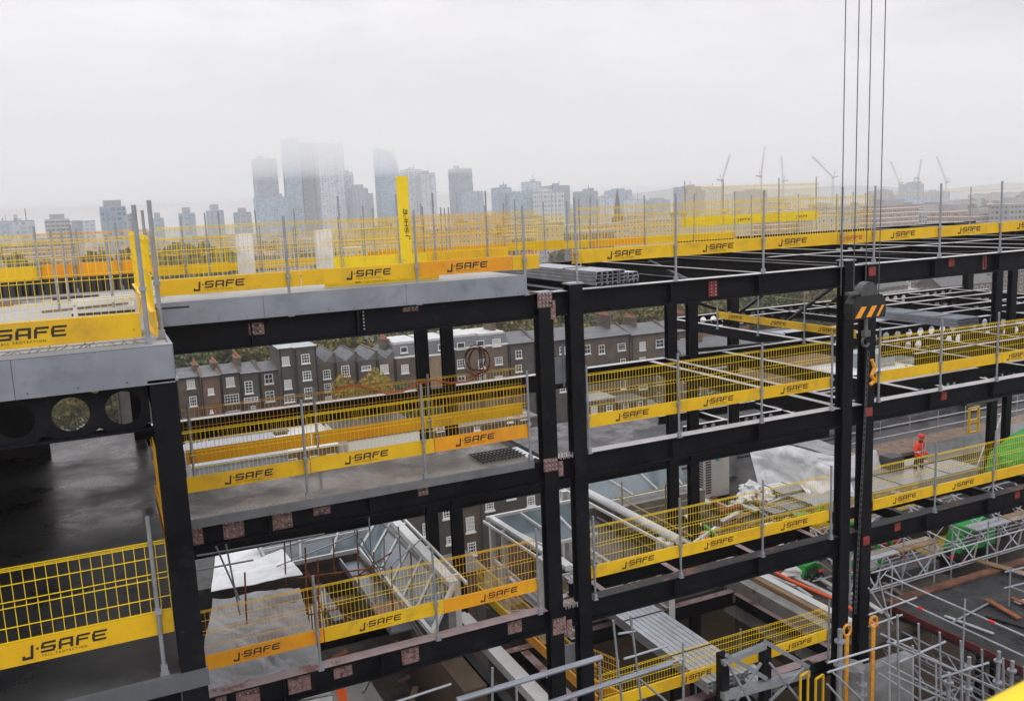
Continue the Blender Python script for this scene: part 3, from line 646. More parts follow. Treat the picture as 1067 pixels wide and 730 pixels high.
for y in (20.4, 22.6, 24.8): MB().box((7.5, y, -11.2), (7.66, y+.12, -9.3)).build('post', whitep, g1)
# middle
A = Vector((9.95, 23.9, zr_)); B = Vector((13.2, 23.9, zr_)); Cc = Vector((10.15, 19.3, zr_)); E2 = Vector((11.3, 22.8, -10.1)); F2 = Vector((11.3, 19.3, -10.1)); D = Vector((13.2, 22.8, -10.1))
g2 = glazed('glazed_roof', (10.1, 21, -11.9), 'white framed skylight standing on perforated posts just left of the twin columns',
    [([A, B, D, E2], .02), ([A, E2, F2, Cc], .02)],
    [(A.lerp(B, k), E2.lerp(D, k)) for k in (.33, .66)]+[(A.lerp(Cc, k), E2.lerp(F2, k)) for k in (.25, .5, .75)],
    [(A, B, .1, .1), (A+Vector((.12,0,0)), Cc+Vector((.12,0,0)), .16, .14), (A+Vector((-.1,0,-.08)), Cc+Vector((-.1,0,-.08)), .05, .07), (A, E2, .09, .1), (E2, F2, .1, .1), (E2, D, .08, .1)])
for y in (23.6, 22.7, 20.4, 19.5):
    p_ = MB().box((9.95, y, -11.9), (10.1, y+.16, -9.35)); p_.build('post', whitep, g2)
MB().cellbeam((10.3, 23.5, -11.0), (10.3, 19.2, -11.0), .24, .12, .06, .28).build('perforated_beam', whitep, g2)
MB().box((9.98, 20.5, -10.6), (10.04, 23.6, -10.5)).build('frame', whitep, g2)
# right
A = Vector((13.75, 26.3, zr_)); B = Vector((18.6, 26.3, zr_)); Cc = Vector((13.85, 19.4, zr_)); E2 = Vector((15.2, 25.3, -10.15)); F2 = Vector((15.2, 19.4, -10.15)); D = Vector((18.6, 25.3, -10.15))
g3 = glazed('glazed_roof', (13.9, 23, -11.9), 'white framed skylight with a fat round ridge between the twin columns and the cooling unit',
    [([A, B, D, E2], .02), ([A, E2, F2, Cc], .02)],
    [(A.lerp(B, k), E2.lerp(D, k)) for k in (.3, .6, .9)]+[(A.lerp(Cc, k), E2.lerp(F2, k)) for k in (.2, .4, .6, .8)],
    [(A, B, .1, .1), (A, E2, .12, .12), (E2, D, .08, .1), (E2, F2, .08, .1), (A+Vector((-.35,0,-.1)), Cc+Vector((-.35,0,-.1)), .06, .08)])
MB().tube(A, Cc, .13, 12).build('frame', whitep, g3)
MB().cellbeam((13.5, 25.0, -11.0), (13.5, 19.5, -11.0), .26, .12, .065, .3).build('perforated_beam', whitep, g3)
for y in (19.5, 19.9): MB().box((13.55, y, -12.4), (13.75, y+.22, -9.4)).build('post', whitep, g3)
for y in (26.1, 25.0): MB().box((13.2, y, -11.9), (13.36, y+.16, -9.35)).build('post', whitep, g3)
MB().box((13.3, 26.0, -9.5), (13.9, 26.1, -9.38)).build('frame', whitep, g3)
MB().box((15.2, 25.0, -11.3), (19, 25.2, -10.3)).build('kerb', mat('kerb_brown', (.25, .23, .19), .8, 0, .2, 3), g3)
# grey box gutter in the left well
g = MB()
g.box((6.02, 21.5, -11.05), (6.75, 28.2, -11.0)).box((6.02, 21.5, -11.0), (6.06, 28.2, -10.8)).box((6.71, 21.5, -11.0), (6.75, 28.2, -10.8))
single('metal_gutter', g, galvplate, (6.4, 21.5, -11), 'long grey metal gutter running through the muddy well under the left skylight', 'gutter')
single('metal_gutter', MB().box((5.0, 23.6, -11.6), (5.3, 26.4, -11.3)), mat('dark_blue_steel', (.07, .08, .11), .4, .3, .2), (5.1, 24, -11.5), 'short dark blue steel channel left of the long grey gutter', 'channel')
# debris in the well
rs = random.Random(4)
for k in range(26):
    x, y = rs.uniform(3.6, 6.8), rs.uniform(19.5, 27); a = rs.uniform(0, PI); l = rs.uniform(.25, 1.4)
    mb = MB().bar((x, y, -13.2+1.2*(k % 2)), (x+math.cos(a)*l, y+math.sin(a)*l, -13.1+1.2*(k % 2)+rs.uniform(0, .3)), rs.uniform(.05, .18), rs.uniform(.03, .12))
    single('debris_plank', mb, rs.choice((wood, plank, concrete, rustm)), (x, y, -13), 'loose board lying in the muddy well under the left skylight', 'board', 'loose boards in the muddy well')
for k in range(9):
    x = 4.1+k*.10; y = 23.2+.1*k
    single('pipe_offcut', MB().tube((x, y, -12), (x+.25, y+1.3, -11.4+.05*k), .025, 6), whitep, (x, y, -12), 'thin white tube leaning in the bunch beside the dark blue channel', 'tube', 'bunch of white tubes leaning in the well')
single('warning_tape', MB().sheet([[(3.95+.05*math.sin(i*1.3), 18.9-.02*i, -10.0-.19*i), (4.13+.05*math.sin(i*1.7), 18.95-.02*i, -10.0-.19*i)] for i in range(11)], .006), redrub, (4, 18.9, -11), 'strip of orange red netting hanging beside the draped white sheet', 'netting')
# tarpaulins
def tarp(name, corners, nx, ny, amp, m, label, th=.015, seed=0, sag=0., cat='tarpaulin', group=None, folds=3):
    r = random.Random(seed); P = [Vector(c) for c in corners]; nrm = (P[1]-P[0]).cross(P[3]-P[0]).normalized()
    g = []; nx = int(nx*1.8); ny = int(ny*1.8); off = Vector((seed*7.3, seed*3.1, 0)); wdt = (P[1]-P[0]).length; hgt = (P[3]-P[0]).length; tw = r.uniform(.5, .9)
    def crump(x, y):
        q = Vector((x, y, 0)); q = q+Vector((mnoise.noise(q*.9+off), mnoise.noise(q*.9-off), 0))*.7; d = 0; a = 1.; f_ = .55
        for _ in range(3): d += a*(abs(mnoise.noise(Vector((q.x*f_+q.y*f_*tw, (q.y-q.x*tw)*f_*.55, 0))+off))-.2); a *= .32; f_ *= 2.1
        return d
    for j in range(ny+1):
        row = []
        for i in range(nx+1):
            s, t = i/nx, j/ny
            p = (P[0]*(1-s)+P[1]*s)*(1-t)+(P[3]*(1-s)+P[2]*s)*t
            d = crump(s*wdt, t*hgt); edge = .35+.65*min(1, 4*min(s, 1-s, t, 1-t))
            p = p-nrm*(d*amp*2.6*edge*(1+folds*.15))+Vector((0, 0, -sag*math.sin(PI*s)*math.sin(PI*t)))
            row.append(p)
        g.append(row)
    mb = MB().sheet(g, th); return single(name, mb, m, P[0], label, cat, group)
tarp('tarpaulin', [(2.55, 28.5, -9.95), (4.0, 28.4, -9.8), (4.25, 23.6, -9.75), (1.9, 24.6, -10.1)], 14, 18, .12, tarpm, 'white sheet laid over boards left of the glazed skylight', seed=1, folds=1.5)
tarp('tarpaulin', [(1.9, 24.4, -10.2), (4.1, 23.4, -10.1), (3.75, 18.6, -10.6), (.9, 19.6, -10.8)], 18, 18, .30, tarpg, 'creased grey white sheet draped towards the pink primed beam', seed=2, folds=2.5)
tarp('tarpaulin', [(1.9, 18.9, -10.7), (3.75, 18.5, -10.6), (3.6, 18.2, -13.2), (2.1, 18.5, -12.8)], 12, 10, .14, tarpm, 'hanging end of white sheet below the second floor barrier', seed=3, folds=3)
single('cabin_box', MB().box((1.35, 24.9, -12.4), (2.45, 28.4, -10.1)), mat('hoarding_grey', (.06, .06, .058), .8, 0, .3, 3), (2, 25, -12), 'dark grey boarded box left of the white sheet', 'boarding')
single('timber_edge', MB().box((1.4, 24.75, -12.3), (2.6, 24.88, -12.15)), wood, (2, 24.8, -12), 'thin pale timber edge under the dark boarded box', 'timber')
# curved grey tank and blocks at the bottom left
tk = MB(); n = 20
for i in range(n):
    a0, a1 = PI*.1+PI*.8*i/n, PI*.1+PI*.8*(i+1)/n
    tk.prism([(5.4+1.5*math.cos(a0), 17.2+1.2*math.sin(a0), -12.8), (5.4+1.5*math.cos(a1), 17.2+1.2*math.sin(a1), -12.8), (5.4+1.2*math.cos(a1), 17.2+.95*math.sin(a1), -12.8), (5.4+1.2*math.cos(a0), 17.2+.95*math.sin(a0), -12.8)], (0, 0, 1.0))
single('curved_kerb', tk, concrete_dry, (5.4, 17.2, -12.8), 'curved pale concrete upstand below the pink primed beam', 'kerb')
for k, (x, w) in enumerate(((1.0, 1.3), (2.4, .9), (3.4, 1.5))):
    single('concrete_block', MB().box((x, 18.0, -12.6), (x+w, 18.7, -12.0+.05*k)), tarpg if k else concrete, (x, 18.2, -12.6), f'{ORD[k]} grey block of the row at the bottom below the pink primed beam', 'block', 'grey blocks under the second floor')
for k in range(9):
    x, y = 5.4+.35*(k % 4), 15.9+.5*(k//3)
    a = .5*k
    single('broken_slab', MB().bar((x, y, -12.6+.08*k), (x+.8*math.cos(a), y+.8*math.sin(a), -12.5+.08*k), .5, .09), concrete, (x, y, -12.5), 'broken concrete slab in the heap at the bottom between scaffold tubes', 'slab piece', 'heap of broken slabs')
single('rusty_floor', MB().box((6.9, 15.5, -13.0), (8.6, 18.2, -12.9)), mat('rust_floor', (.16, .05, .03), .7, 0, .35, 2), (7.5, 16, -13), 'rust red steel floor plate at the bottom beside the white beam', 'steel plate')
single('dark_container', MB().box((7.0, 18.3, -13.2), (8.0, 20.2, -12.2)), mat('dark_plastic', (.03, .035, .035), .6, 0, .2), (7.5, 19, -13), 'dark grey sheeted box above the rust red floor plate', 'container')
rh = MB().box((8.05, 15.6, -11.4), (8.36, 22.0, -11.16)).box((8.4, 15.6, -11.4), (8.47, 22.0, -11.22))
single('white_beam', rh, whitep, (8.2, 16, -11.4), 'long weathered white steel beam running away at the bottom left of the twin columns', 'beam')
# profile bundles
def bundle(org, L, nx, nz, w, h, label, m=galv, axis='x', th=.006, group=None):
    """Stack of nested open metal profiles, length L along an axis."""
    t = empty('profile_bundle', org, label, 'profile bundle', group); o = Vector(org)
    for i in range(nx):
        mb = MB()
        for j in range(nz):
            a = i*w+.004; z = j*h; jt = random.uniform(-.03, .03)
            f = (lambda p, q: mb.box(o+Vector((p[0]+jt, p[1], p[2])), o+Vector((q[0]+jt, q[1], q[2])))) if axis == 'x' else (lambda p, q: mb.box(o+Vector((p[1], p[0]+jt, p[2])), o+Vector((q[1], q[0]+jt, q[2]))))
            f((0, a, z), (L, a+.012, z+h*.88)); f((0, a+w*.82, z), (L, a+w*.82+.012, z+h*.88)); f((0, a+.013, z+h*.7), (L, a+w*.82-.001, z+h*.7+th*2))
        mb.build('profile_column', m, t)
    for s in (.2, .5, .8):
        mb = MB(); q = (lambda p, q2: mb.box(o+Vector(p), o+Vector(q2))) if axis == 'x' else (lambda p, q2: mb.box(o+Vector((p[1], p[0], p[2])), o+Vector((q2[1], q2[0], q2[2]))))
        q((L*s, -.01, nz*h-.01), (L*s+.03, nx*w, nz*h+.004)); mb.build('strap', black, t)
    return t
bundle((9.05, 14.05+1.35, L0+.02), 6.8, 5, 4, .135, .072, 'stack of long grey metal profiles lying on the top beams beside the twin columns', galv, 'y', group='metal profile bundles')
bundle((9.75, 15.5, L0+.02), 6.2, 3, 3, .13, .072, 'shorter layer of metal profiles behind the stack on the top beams', galvw, 'y', group='metal profile bundles')
bundle((11.35, 14.9, L3+.45), 6.9, 8, 3, .15, .09, 'bright metal profiles reaching over the lowest barrier toward the trusses', galvw, 'y', group='metal profile bundles')
bundle((12.5, 14.6, L3+.12), 1.2, 5, 3, .14, .09, 'short bundle of metal profile ends under the lowest barrier', galvw, 'y', group='metal profile bundles')
bundle((22.2, 22.9, -11.2), 8.6, 10, 4, .13, .085, 'long pale aluminium profile stack on the deck in front of the worker', galvw, 'x', group='metal profile bundles')
bundle((22.0, 24.3, -11.2), 7.6, 5, 5, .13, .085, 'rear layer of the aluminium stack next to the worker', galvw, 'x', group='metal profile bundles')
bundle((20.7, 23.3, -11.2), 3.1, 5, 2, .17, .1, 'short grey profile stack on the deck left of the column pair', galv, 'x', group='metal profile bundles')
bundle((21.6, 24.9, -10.9), 2.6, 3, 1, .2, .1, 'white board pack lying by the big sheeted mound', whiteplastic, 'x', group='metal profile bundles')
bundle((27.7, 21.7, L1+.02), 4.6, 8, 3, .14, .11, 'bundle of galvanised deck profiles lying on the beams right of the hook block', galvplate, 'y', group='metal profile bundles')
rl = empty('mesh_rolls', (31.0, 22.2, L1-2.3), 'rolled grey wire mesh lying on the floor left of the yellow gate', 'mesh roll')
for i in range(3): MB().tube((29.6, 22.6+.35*i, -8.0), (31.2, 22.6+.35*i, -8.0), .18, 12).build('roll', mat('mesh_grey%d' % i, (.2, .2, .21), .6, .4, .3, 20), rl)
# outdoor cooling unit
def cooler(x, y, z, w, d, h, label):
    t = empty('cooling_unit', (x, y, z), label, 'cooling unit')
    MB().box((x, y, z+.12), (x+w, y+d, z+h)).build('casing', acm, t)
    g_ = MB(); 
    for i in range(13): g_.box((x-.014, y+.08, z+.3+i*.1), (x-.004, y+d-.08, z+.36+i*.1))
    g_.build('side_grille', acd, t)
    f_ = MB()
    for i in range(13): f_.box((x+.05, y-.012, z+.3+i*.1), (x+.3, y-.003, z+.36+i*.1))
    f_.build('front_grille', acd, t)
    for dx, dy in ((0,0),(w-.1,0),(0,d-.1),(w-.1,d-.1)): MB().box((x+dx, y+dy, z), (x+dx+.1, y+dy+.1, z+.115)).build('foot', steel, t)
    MB().tube((x+w/2, y+d/2, z+h+.002), (x+w/2, y+d/2, z+h+.05), .3, 20).build('fan_guard', acm, t)
    MB().box((x+w*.45, y-.012, z+h*.86), (x+w*.6, y-.004, z+h*.92)).build('badge', mat('badge', (.05, .3, .5), .4), t)
    return t
cooler(19.75, 26.0, -11.2, 1.15, .8, 1.75, 'tall beige grey cooling unit on the deck between the rear columns and the sheeted mound')
single('dark_screen', MB().box((21.7, 28.0, -11.2), (22.9, 28.1, -9.5)), mat('panel_grey', (.30, .30, .31), .6, 0, .15), (22, 28, -11.2), 'grey panel standing behind the cooling unit', 'panel')
# sheeted mound: big tarpaulin over scaffold
tarp('tarpaulin', [(22.75, 27.2, -9.35), (24.5, 24.1, -9.75), (24.0, 23.3, -11.2), (22.3, 25.9, -11.25)], 26, 20, .20, tarpm, 'big crumpled white sheet over the mound between cooling unit and column pair', seed=7, folds=4)
tarp('tarpaulin', [(22.75, 27.22, -9.34), (25.2, 27.6, -9.5), (25.6, 24.3, -9.9), (24.5, 24.12, -9.74)], 12, 12, .1, tarpg, 'flat top of the sheeted mound behind the big crumpled sheet', seed=8)
tarp('tarpaulin', [(25.3, 25.0, -10.1), (27.4, 25.0, -10.15), (27.3, 24.4, -11.2), (25.5, 24.2, -11.2)], 14, 10, .10, tarpm, 'white sheet hanging beside the worker on the column side', seed=9, folds=3)
tarp('tarpaulin', [(30.6, 25.5, -10.55), (41, 25.5, -10.40), (41, 25.3, -11.24), (30.6, 25.2, -11.24)], 30, 6, .06, tarpg, 'long white sheet wall behind the worker and the ladder', seed=10, folds=4)
for k, (x, y) in enumerate(((21.0, 25.0), (21.4, 25.3), (21.7, 24.9), (21.25, 25.2))):
    mb = MB(); r = random.Random(k)
    bm = bmesh.new(); bmesh.ops.create_icosphere(bm, subdivisions=3, radius=.32)
    for v in bm.verts: v.co *= 1+.9*mnoise.noise(v.co*4.5+Vector((k*5, 0, 0)))+.35*mnoise.noise(v.co*13); v.co.z *= .7
    me = bpy.data.meshes.new('rubble_bag'); bm.to_mesh(me); bm.free(); me.materials.append(tarpm)
    tag(link('rubble_bag', me, None, (x, y, -11.0+(.3 if k == 3 else 0))), 'white rubble sack in the heap beside the cooling unit', 'sack', 'heap of white sacks')
# small stuff on the worker deck
def boxthing(name, a, b, m, label, cat, group=None): return single(name, MB().box(a, b), m, a, label, cat, group)
cl = random.Random(9)
for k in range(34):
    x, y = cl.uniform(16.8, 24), cl.uniform(20.5, 25.2); a = cl.choice((0, PI/2))+cl.uniform(-.25, .25); l = cl.uniform(.5, 2.6)
    single('loose_board', MB().bar((x, y, -11.2+.04*(k % 3)), (x+math.cos(a)*l, y+math.sin(a)*l, -11.2+.04*(k % 3)+cl.uniform(0,.05)), cl.uniform(.06, .22), .04), cl.choice((wood, plank, galv, darkroof, lit_topm, rustm, steel)), (x, y, -11.2), 'loose board or bar lying on the cluttered deck left of the column pair', 'board', 'loose boards on the cluttered deck')
for k in range(5): 
    single('deck_rail', MB().box((15.3+1.35*k, 20.3, -11.22), (15.42+1.35*k, 26.5, -11.1)), steelr, (15.4+1.35*k, 20, -11.2), f'{ORD[k]} dark bearer from the left laid across the cluttered deck', 'bearer', 'bearers on the cluttered deck')
# blobs: white bag, green tools
def blob(name, loc, s, m, label, cat, seed=0, group=None):
    bm = bmesh.new(); bmesh.ops.create_icosphere(bm, subdivisions=3, radius=1); r = random.Random(seed); a, b, c = [r.uniform(2, 5) for _ in range(3)]
    for v in bm.verts:
        k = 1+.22*math.sin(v.co.x*a+seed)*math.cos(v.co.y*b)+.12*math.sin(v.co.z*c*2+v.co.x*5)
        v.co = Vector((v.co.x*s[0]*k, v.co.y*s[1]*k, max(-.6, v.co.z)*s[2]*k))
    me = bpy.data.meshes.new(name); bm.to_mesh(me); bm.free(); me.materials.append(m)
    return tag(link(name, me, None, loc), label, cat, group)
blob('white_sack', (19.35, 21.9, -10.95), (.35, .3, .32), tarpm, 'white sack on the cluttered deck left of the green breaker', 'sack', 3)
blob('sheet_heap', (18.2, 19.3, -11.1), (.6, .35, .25), tarpm, 'crumpled clear white plastic heap above the second floor beam', 'plastic sheet', 5)
blob('hard_hat', (20.05, 21.9, -10.75), (.17, .2, .15), mat('yellow_hat', (.75, .55, .1), .4), 'small yellow round bucket beside the white sack', 'bucket', 1)
def machine(loc, label, s=1., kind=0):
    x, y, z = loc; t = empty('green_machine', loc, label, 'machine', 'green machines on the deck')
    MB().prism([(x, y, z+.3*s), (x+1.5*s, y, z+.3*s), (x+1.5*s, y, z+.8*s), (x+1.0*s, y, z+1.1*s), (x+.2*s, y, z+1.0*s)], (0, .9*s, 0)).build('body', green, t)
    MB().box((x+.3*s, y-.03, z+.45*s), (x+1.1*s, y-.003, z+.85*s)).build('cover', whiteplastic if kind else acd, t)
    for dx in (.25, 1.2):
        w = MB().tube((x+dx*s, y-.1, z+.25*s), (x+dx*s, y+.1, z+.25*s), .25*s, 16); wo = w.build('wheel', rubber, t)
        MB().tube((x+dx*s, y-.115, z+.25*s), (x+dx*s, y-.101, z+.25*s), .11*s, 12).build('rim', galv, wo, org=t.location)
    MB().path([(x+1.4*s, y+.4*s, z+.9*s), (x+1.9*s, y+.4*s, z+1.5*s), (x+2.5*s, y+.4*s, z+.7*s)], .09*s).build('arm', green, t)
    return t
machine((20.4, 21.6, -11.2), 'small bright green breaker on the deck left of the column pair', .55)
machine((19.0, 18.0, -11.3), 'green and white compact machine below the second floor beam near the orange pipe', .8, 1)
machine((17.9, 18.9, -11.3), 'small green mixer behind the second floor beam left of the columns', .5, 0)
boxthing('red_crate', (20.2, 18.6, -11.2), (21.6, 19.2, -10.6), mat('red_plastic', (.5, .03, .02), .5, 0, .3, 4), 'dark red plastic crate behind the column pair under the second floor beam', 'crate')
boxthing('dark_crate', (20.0, 17.4, -11.6), (21.8, 18.3, -10.9), acd, 'black box under the red crate behind the column pair', 'box')
# large green excavator on the right
gx = PY(1034, 505, 21.3).x+1.35; ex = empty('green_excavator', (gx, 21.8, -11.2), 'large green machine with round holes in its boom at the right edge of the deck', 'excavator')
MB().cellbeam((gx+.2, 20.9, -10.55), (gx+5, 20.9, -10.45), .55, .3, .17, .55).build('boom', green, ex)
MB().prism([(gx+.1, 21.5, -11.0), (gx+4.6, 21.5, -11.0), (gx+4.6, 21.5, -9.7), (gx+2.4, 21.5, -9.55), (gx+1.4, 21.5, -9.8), (gx+.3, 21.5, -10.3)], (0, 1.2, 0)).box((gx+.9, 21.45, -10.1), (gx+1.6, 21.49, -9.95)).build('body', green, ex)
MB().box((gx+2.2, 21.6, -9.53), (gx+3.6, 22.4, -9.1)).box((gx+2.9, 21.7, -9.09), (gx+3.1, 21.9, -8.8)).build('engine_cover', green, ex)
MB().box((gx+1.8, 21.47, -10.6), (gx+3.2, 21.495, -10.2)).build('grille', acd, ex)
MB().tube((gx-.2, 21.3, -10.4), (gx-.2, 21.7, -10.4), .2, 14).build('roller', green, ex)
MB().box((gx, 21.3, -11.2), (gx+4.8, 22.9, -11.01)).build('track', rubber, ex)
single('hydraulic_parts', MB().path([(26.2, 19.6, -11), (27, 19.7, -10.6), (27.6, 19.4, -11), (27.1, 19.9, -10.8), (26.4, 20.2, -10.7)], .09).box((27.6, 19.3, -11.2), (29.3, 20.0, -10.9)), green, (27, 19.6, -11), 'green bracket and hoses lying below the second floor barrier on the right', 'bracket')
# worker
def worker(loc):
    vs = [(0,0,.93), (0,0,1.12), (0,.01,1.34), (0,-.02,1.47), (0,-.05,1.54),
          (.10,0,.90), (.12,-.04,.50), (.12,.02,.09), (.12,-.14,.04),
          (-.10,0,.90), (-.13,.05,.50), (-.13,.10,.09), (-.13,-.05,.04),
          (.185,.0,1.38), (.25,.02,1.12), (.20,-.16,.95), (.16,-.25,.93),
          (-.185,.0,1.38), (-.26,.0,1.12), (-.17,-.19,.98), (-.12,-.27,.97)]
    es = [(0,1),(1,2),(2,3),(3,4),(0,5),(5,6),(6,7),(7,8),(0,9),(9,10),(10,11),(11,12),(2,13),(13,14),(14,15),(15,16),(2,17),(17,18),(18,19),(19,20)]
    rad = [.17,.18,.20,.08,.07, .12,.09,.065,.055, .12,.09,.065,.055, .10,.075,.06,.045, .10,.075,.06,.045]
    me = bpy.data.meshes.new('person'); me.from_pydata([(x*1.3, y, z) for x, y, z in vs], es, []); me.update()
    o = bpy.data.objects.new('person', me); C.objects.link(o); o.location = loc; o.rotation_euler.z = .25
    sk = o.modifiers.new('s', 'SKIN'); ss = o.modifiers.new('u', 'SUBSURF'); ss.levels = ss.render_levels = 2
    for i, r in enumerate(rad): me.skin_vertices[0].data[i].radius = (r, r*.82)
    me.skin_vertices[0].data[0].use_root = True
    # split colours: body material by height
    m, N, L, b = nt('worker_cloth'); tc = N.new('ShaderNodeTexCoord'); sp = N.new('ShaderNodeSeparateXYZ'); L.new(tc.outputs['Object'], sp.inputs[0])
    rp = N.new('ShaderNodeValToRGB'); rp.color_ramp.interpolation = 'CONSTANT'; el = rp.color_ramp.elements
    el[0].position = 0; el[0].color = (.02,.018,.016,1); el[1].position = .055; el[1].color = (.03,.03,.045,1)
    for p, c in ((.30, (.6,.6,.58,1)), (.33, (.03,.03,.045,1)), (.52, (.95,.08,.03,1)), (.66, (.62,.64,.62,1)), (.69, (.95,.08,.03,1)), (.90, (.42,.26,.2,1))):
        e = el.new(p); e.color = c
    dv = N.new('ShaderNodeMath'); dv.operation = 'DIVIDE'; dv.inputs[1].default_value = 1.65; L.new(sp.outputs[2], dv.inputs[0]); L.new(dv.outputs[0], rp.inputs[0]); L.new(rp.outputs[0], b.inputs['Base Color']); b.inputs['Roughness'].default_value = .7
    me.materials.append(m)
    tag(o, 'worker in a red hard hat and orange high visibility jacket standing on the deck', 'person')
    def ball(name, c, s, mt, sub_=3, cut=None):
        bm = bmesh.new(); bmesh.ops.create_icosphere(bm, subdivisions=sub_, radius=1)
        if cut is not None: bmesh.ops.bisect_plane(bm, geom=bm.verts[:]+bm.edges[:]+bm.faces[:], plane_co=(0,0,cut), plane_no=(0,0,-1), clear_outer=True)
        for v in bm.verts: v.co = Vector((v.co.x*s[0]+c[0], v.co.y*s[1]+c[1], v.co.z*s[2]+c[2]))
        q = bpy.data.meshes.new(name); bm.to_mesh(q); bm.free(); q.materials.append(mt); q.polygons.foreach_set('use_smooth', [True]*len(q.polygons)); return link(name, q, o)
    ball('head', (0, -.07, 1.63), (.085, .10, .125), skinm)
    ball('nose', (0, -.175, 1.625), (.015, .02, .025), skinm, 1)
    for sx in (-1, 1): ball('eye', (sx*.035, -.158, 1.65), (.012, .01, .008), black, 1); ball('ear', (sx*.087, -.06, 1.63), (.012, .025, .035), skinm, 1)
    h = ball('hard_hat', (0, -.06, 1.68), (.125, .145, .125), helmetm, 3, -.1)
    MB().prism([(.11*math.cos(a)*1.15, -.09+.17*math.sin(a)*1.15, 1.667) for a in [2*PI*i/18 for i in range(18)]], (0, 0, .012)).mesh('b', helmetm)
    link('hat_brim', MB().prism([(.135*math.cos(a), -.09+.18*math.sin(a), 1.668) for a in [2*PI*i/18 for i in range(18)]], (0, 0, .012)).mesh('hat_brim', helmetm), o)
    hv = MB()
    for sx in (-1, 1): hv.bar((sx*.11, -.175, 1.44), (sx*.09, -.165, 1.0), .045, .012, (0,1,0)); hv.bar((sx*.11, .165, 1.44), (sx*.09, .155, 1.0), .045, .012, (0,1,0))
    link('harness', hv.mesh('harness', grey_vest), o)
    for sx in (-1, 1):      # gloves with separate fingers
        g_ = MB(); b0 = Vector((sx*.17-.01, -.31, .945)); g_.box(b0-Vector((.035, .045, .018)), b0+Vector((.035, .03, .018)))
        for i, L_ in enumerate((.06, .07, .065, .05)): x = -.028+.0185*i; g_.tube(b0+Vector((x, -.046, 0)), b0+Vector((x, -.046-L_*.6, -.012)), .0085, 6); g_.tube(b0+Vector((x, -.046-L_*.6, -.012)), b0+Vector((x, -.046-L_*.8, -.045)), .0078, 6)
        g_.tube(b0+Vector((-sx*.034, -.01, 0)), b0+Vector((-sx*.06, -.05, -.02)), .01, 6)
        link('glove', g_.mesh('glove', acd), o)
worker((28.75, 24.05, -11.25))
boxthing('tool_trolley', (27.4, 24.2, -11.2), (28.1, 24.8, -10.3), acd, 'black tool box standing beside the worker', 'tool box')
# planks, rails and upper ledges behind the worker
boxthing('walkway_plank', (28.4, 26.0, -11.1), (42, 27.6, -10.95), plank, 'long brown planked walkway behind the worker', 'walkway')
boxthing('walkway_plank', (22.0, 27.7, -9.5), (27.5, 29.0, -9.35), plank, 'brown planked ledge above the big crumpled sheet', 'walkway')
boxthing('dark_roof_edge', (17.5, 30.0, -11.4), (50, 40, -11.2), roofmem, 'dark roof area beyond the planked walkway', 'roof')
def scaffold(name, org, label, tubes, r=.024, m=galv, extra=None):
    t = empty(name, org, label, 'scaffold')
    for kind, a, b in tubes: MB().tube(a, b, r, 7).build(kind, m, t)
    return t
tb = []
for x in (24.5, 26.3, 28.1, 29.9, 31.7, 33.5, 35.3, 37.1): tb.append(('standard', (x+4, 27.4, -11.2), (x+4, 27.4, -9.9)))
for z in (-10.15, -10.6): tb.append(('rail', (28.3, 27.36, z), (42, 27.36, z)))
scaffold('guard_rail', (30, 27.4, -11.2), 'tube guard rail along the brown walkway behind the worker', tb, m=galvw)
tb = []
for x in (18.9, 20.6, 22.3): tb.append(('standard', (x, 27.8, -9.6), (x, 27.8, -7.6)))
tb.append(('rail', (18.5, 27.75, -8.1), (23.4, 27.75, -8.1)))
scaffold('guard_rail', (20, 27.8, -9.4), 'tube guard rail over the big crumpled sheet left of the column pair', tb)
yg = empty('yellow_gate', (34.0, 25.9, -10.9), 'small yellow framed gate by the top of the ladder', 'gate')
MB().box((34.0, 25.9, -10.9), (34.08, 25.98, -9.5)).box((34.6, 25.9, -10.9), (34.68, 25.98, -9.5)).box((34.09, 25.9, -9.58), (34.59, 25.98, -9.5)).box((34.09, 25.9, -10.9), (34.59, 25.98, -10.6)).build('frame', yellow, yg)
MB().box((34.09, 25.92, -10.2), (34.59, 25.96, -10.05)).build('panel', yellow, yg)
ld = empty('ladder', (31.9, 23.7, -11.2), 'grey aluminium ladder leaning up beside the white sheet wall', 'ladder')
for s in (0, .42): MB().tube((31.7+s, 23.7, -11.2), (34.7+s, 25.1, -9.55), .03, 7).build('stile', galvw, ld)
for k in range(11):
    q = (k+1)/12; a = Vector((31.7, 23.7, -11.2)).lerp(Vector((34.7, 25.1, -9.55)), q); MB().tube(a, a+Vector((.42, 0, 0)), .018, 6).build('rung', galvw, ld)
# concrete edge, timbers and orange pipe between frame and deck
single('edge_upstand', MB().box((15.95, 16.0, -12.2), (16.3, 20.1, -11.0)), concrete, (16, 18, -12.2), 'concrete edge upstand running away under the second floor beam', 'upstand')
single('formwork_timber', MB().box((16.35, 16.0, -11.1), (16.5, 21.5, -10.9)), wood, (16.4, 18, -11), 'yellow brown timber along the concrete upstand', 'timber')
single('white_timber', MB().box((16.6, 15.9, -11.1), (16.85, 21.0, -10.92)), whitep, (16.7, 18, -11), 'long whitish timber beside the orange pipe', 'timber')
single('orange_pipe', MB().path([(17.2, 22.6, -11.0), (17.35, 20.5, -11.0), (17.3, 18.8, -11.02), (17.45, 17.0, -11.0), (17.3, 15.6, -11.05)], .05), redrub, (17.3, 19, -11), 'bright orange plastic pipe running away across the lower deck', 'pipe')
single('deck_plate', MB().box((16.4, 15.6, -11.6), (22, 20.0, -11.35)), dirt, (18, 18, -11.5), 'brown muddy lower deck left of the column pair', 'deck')
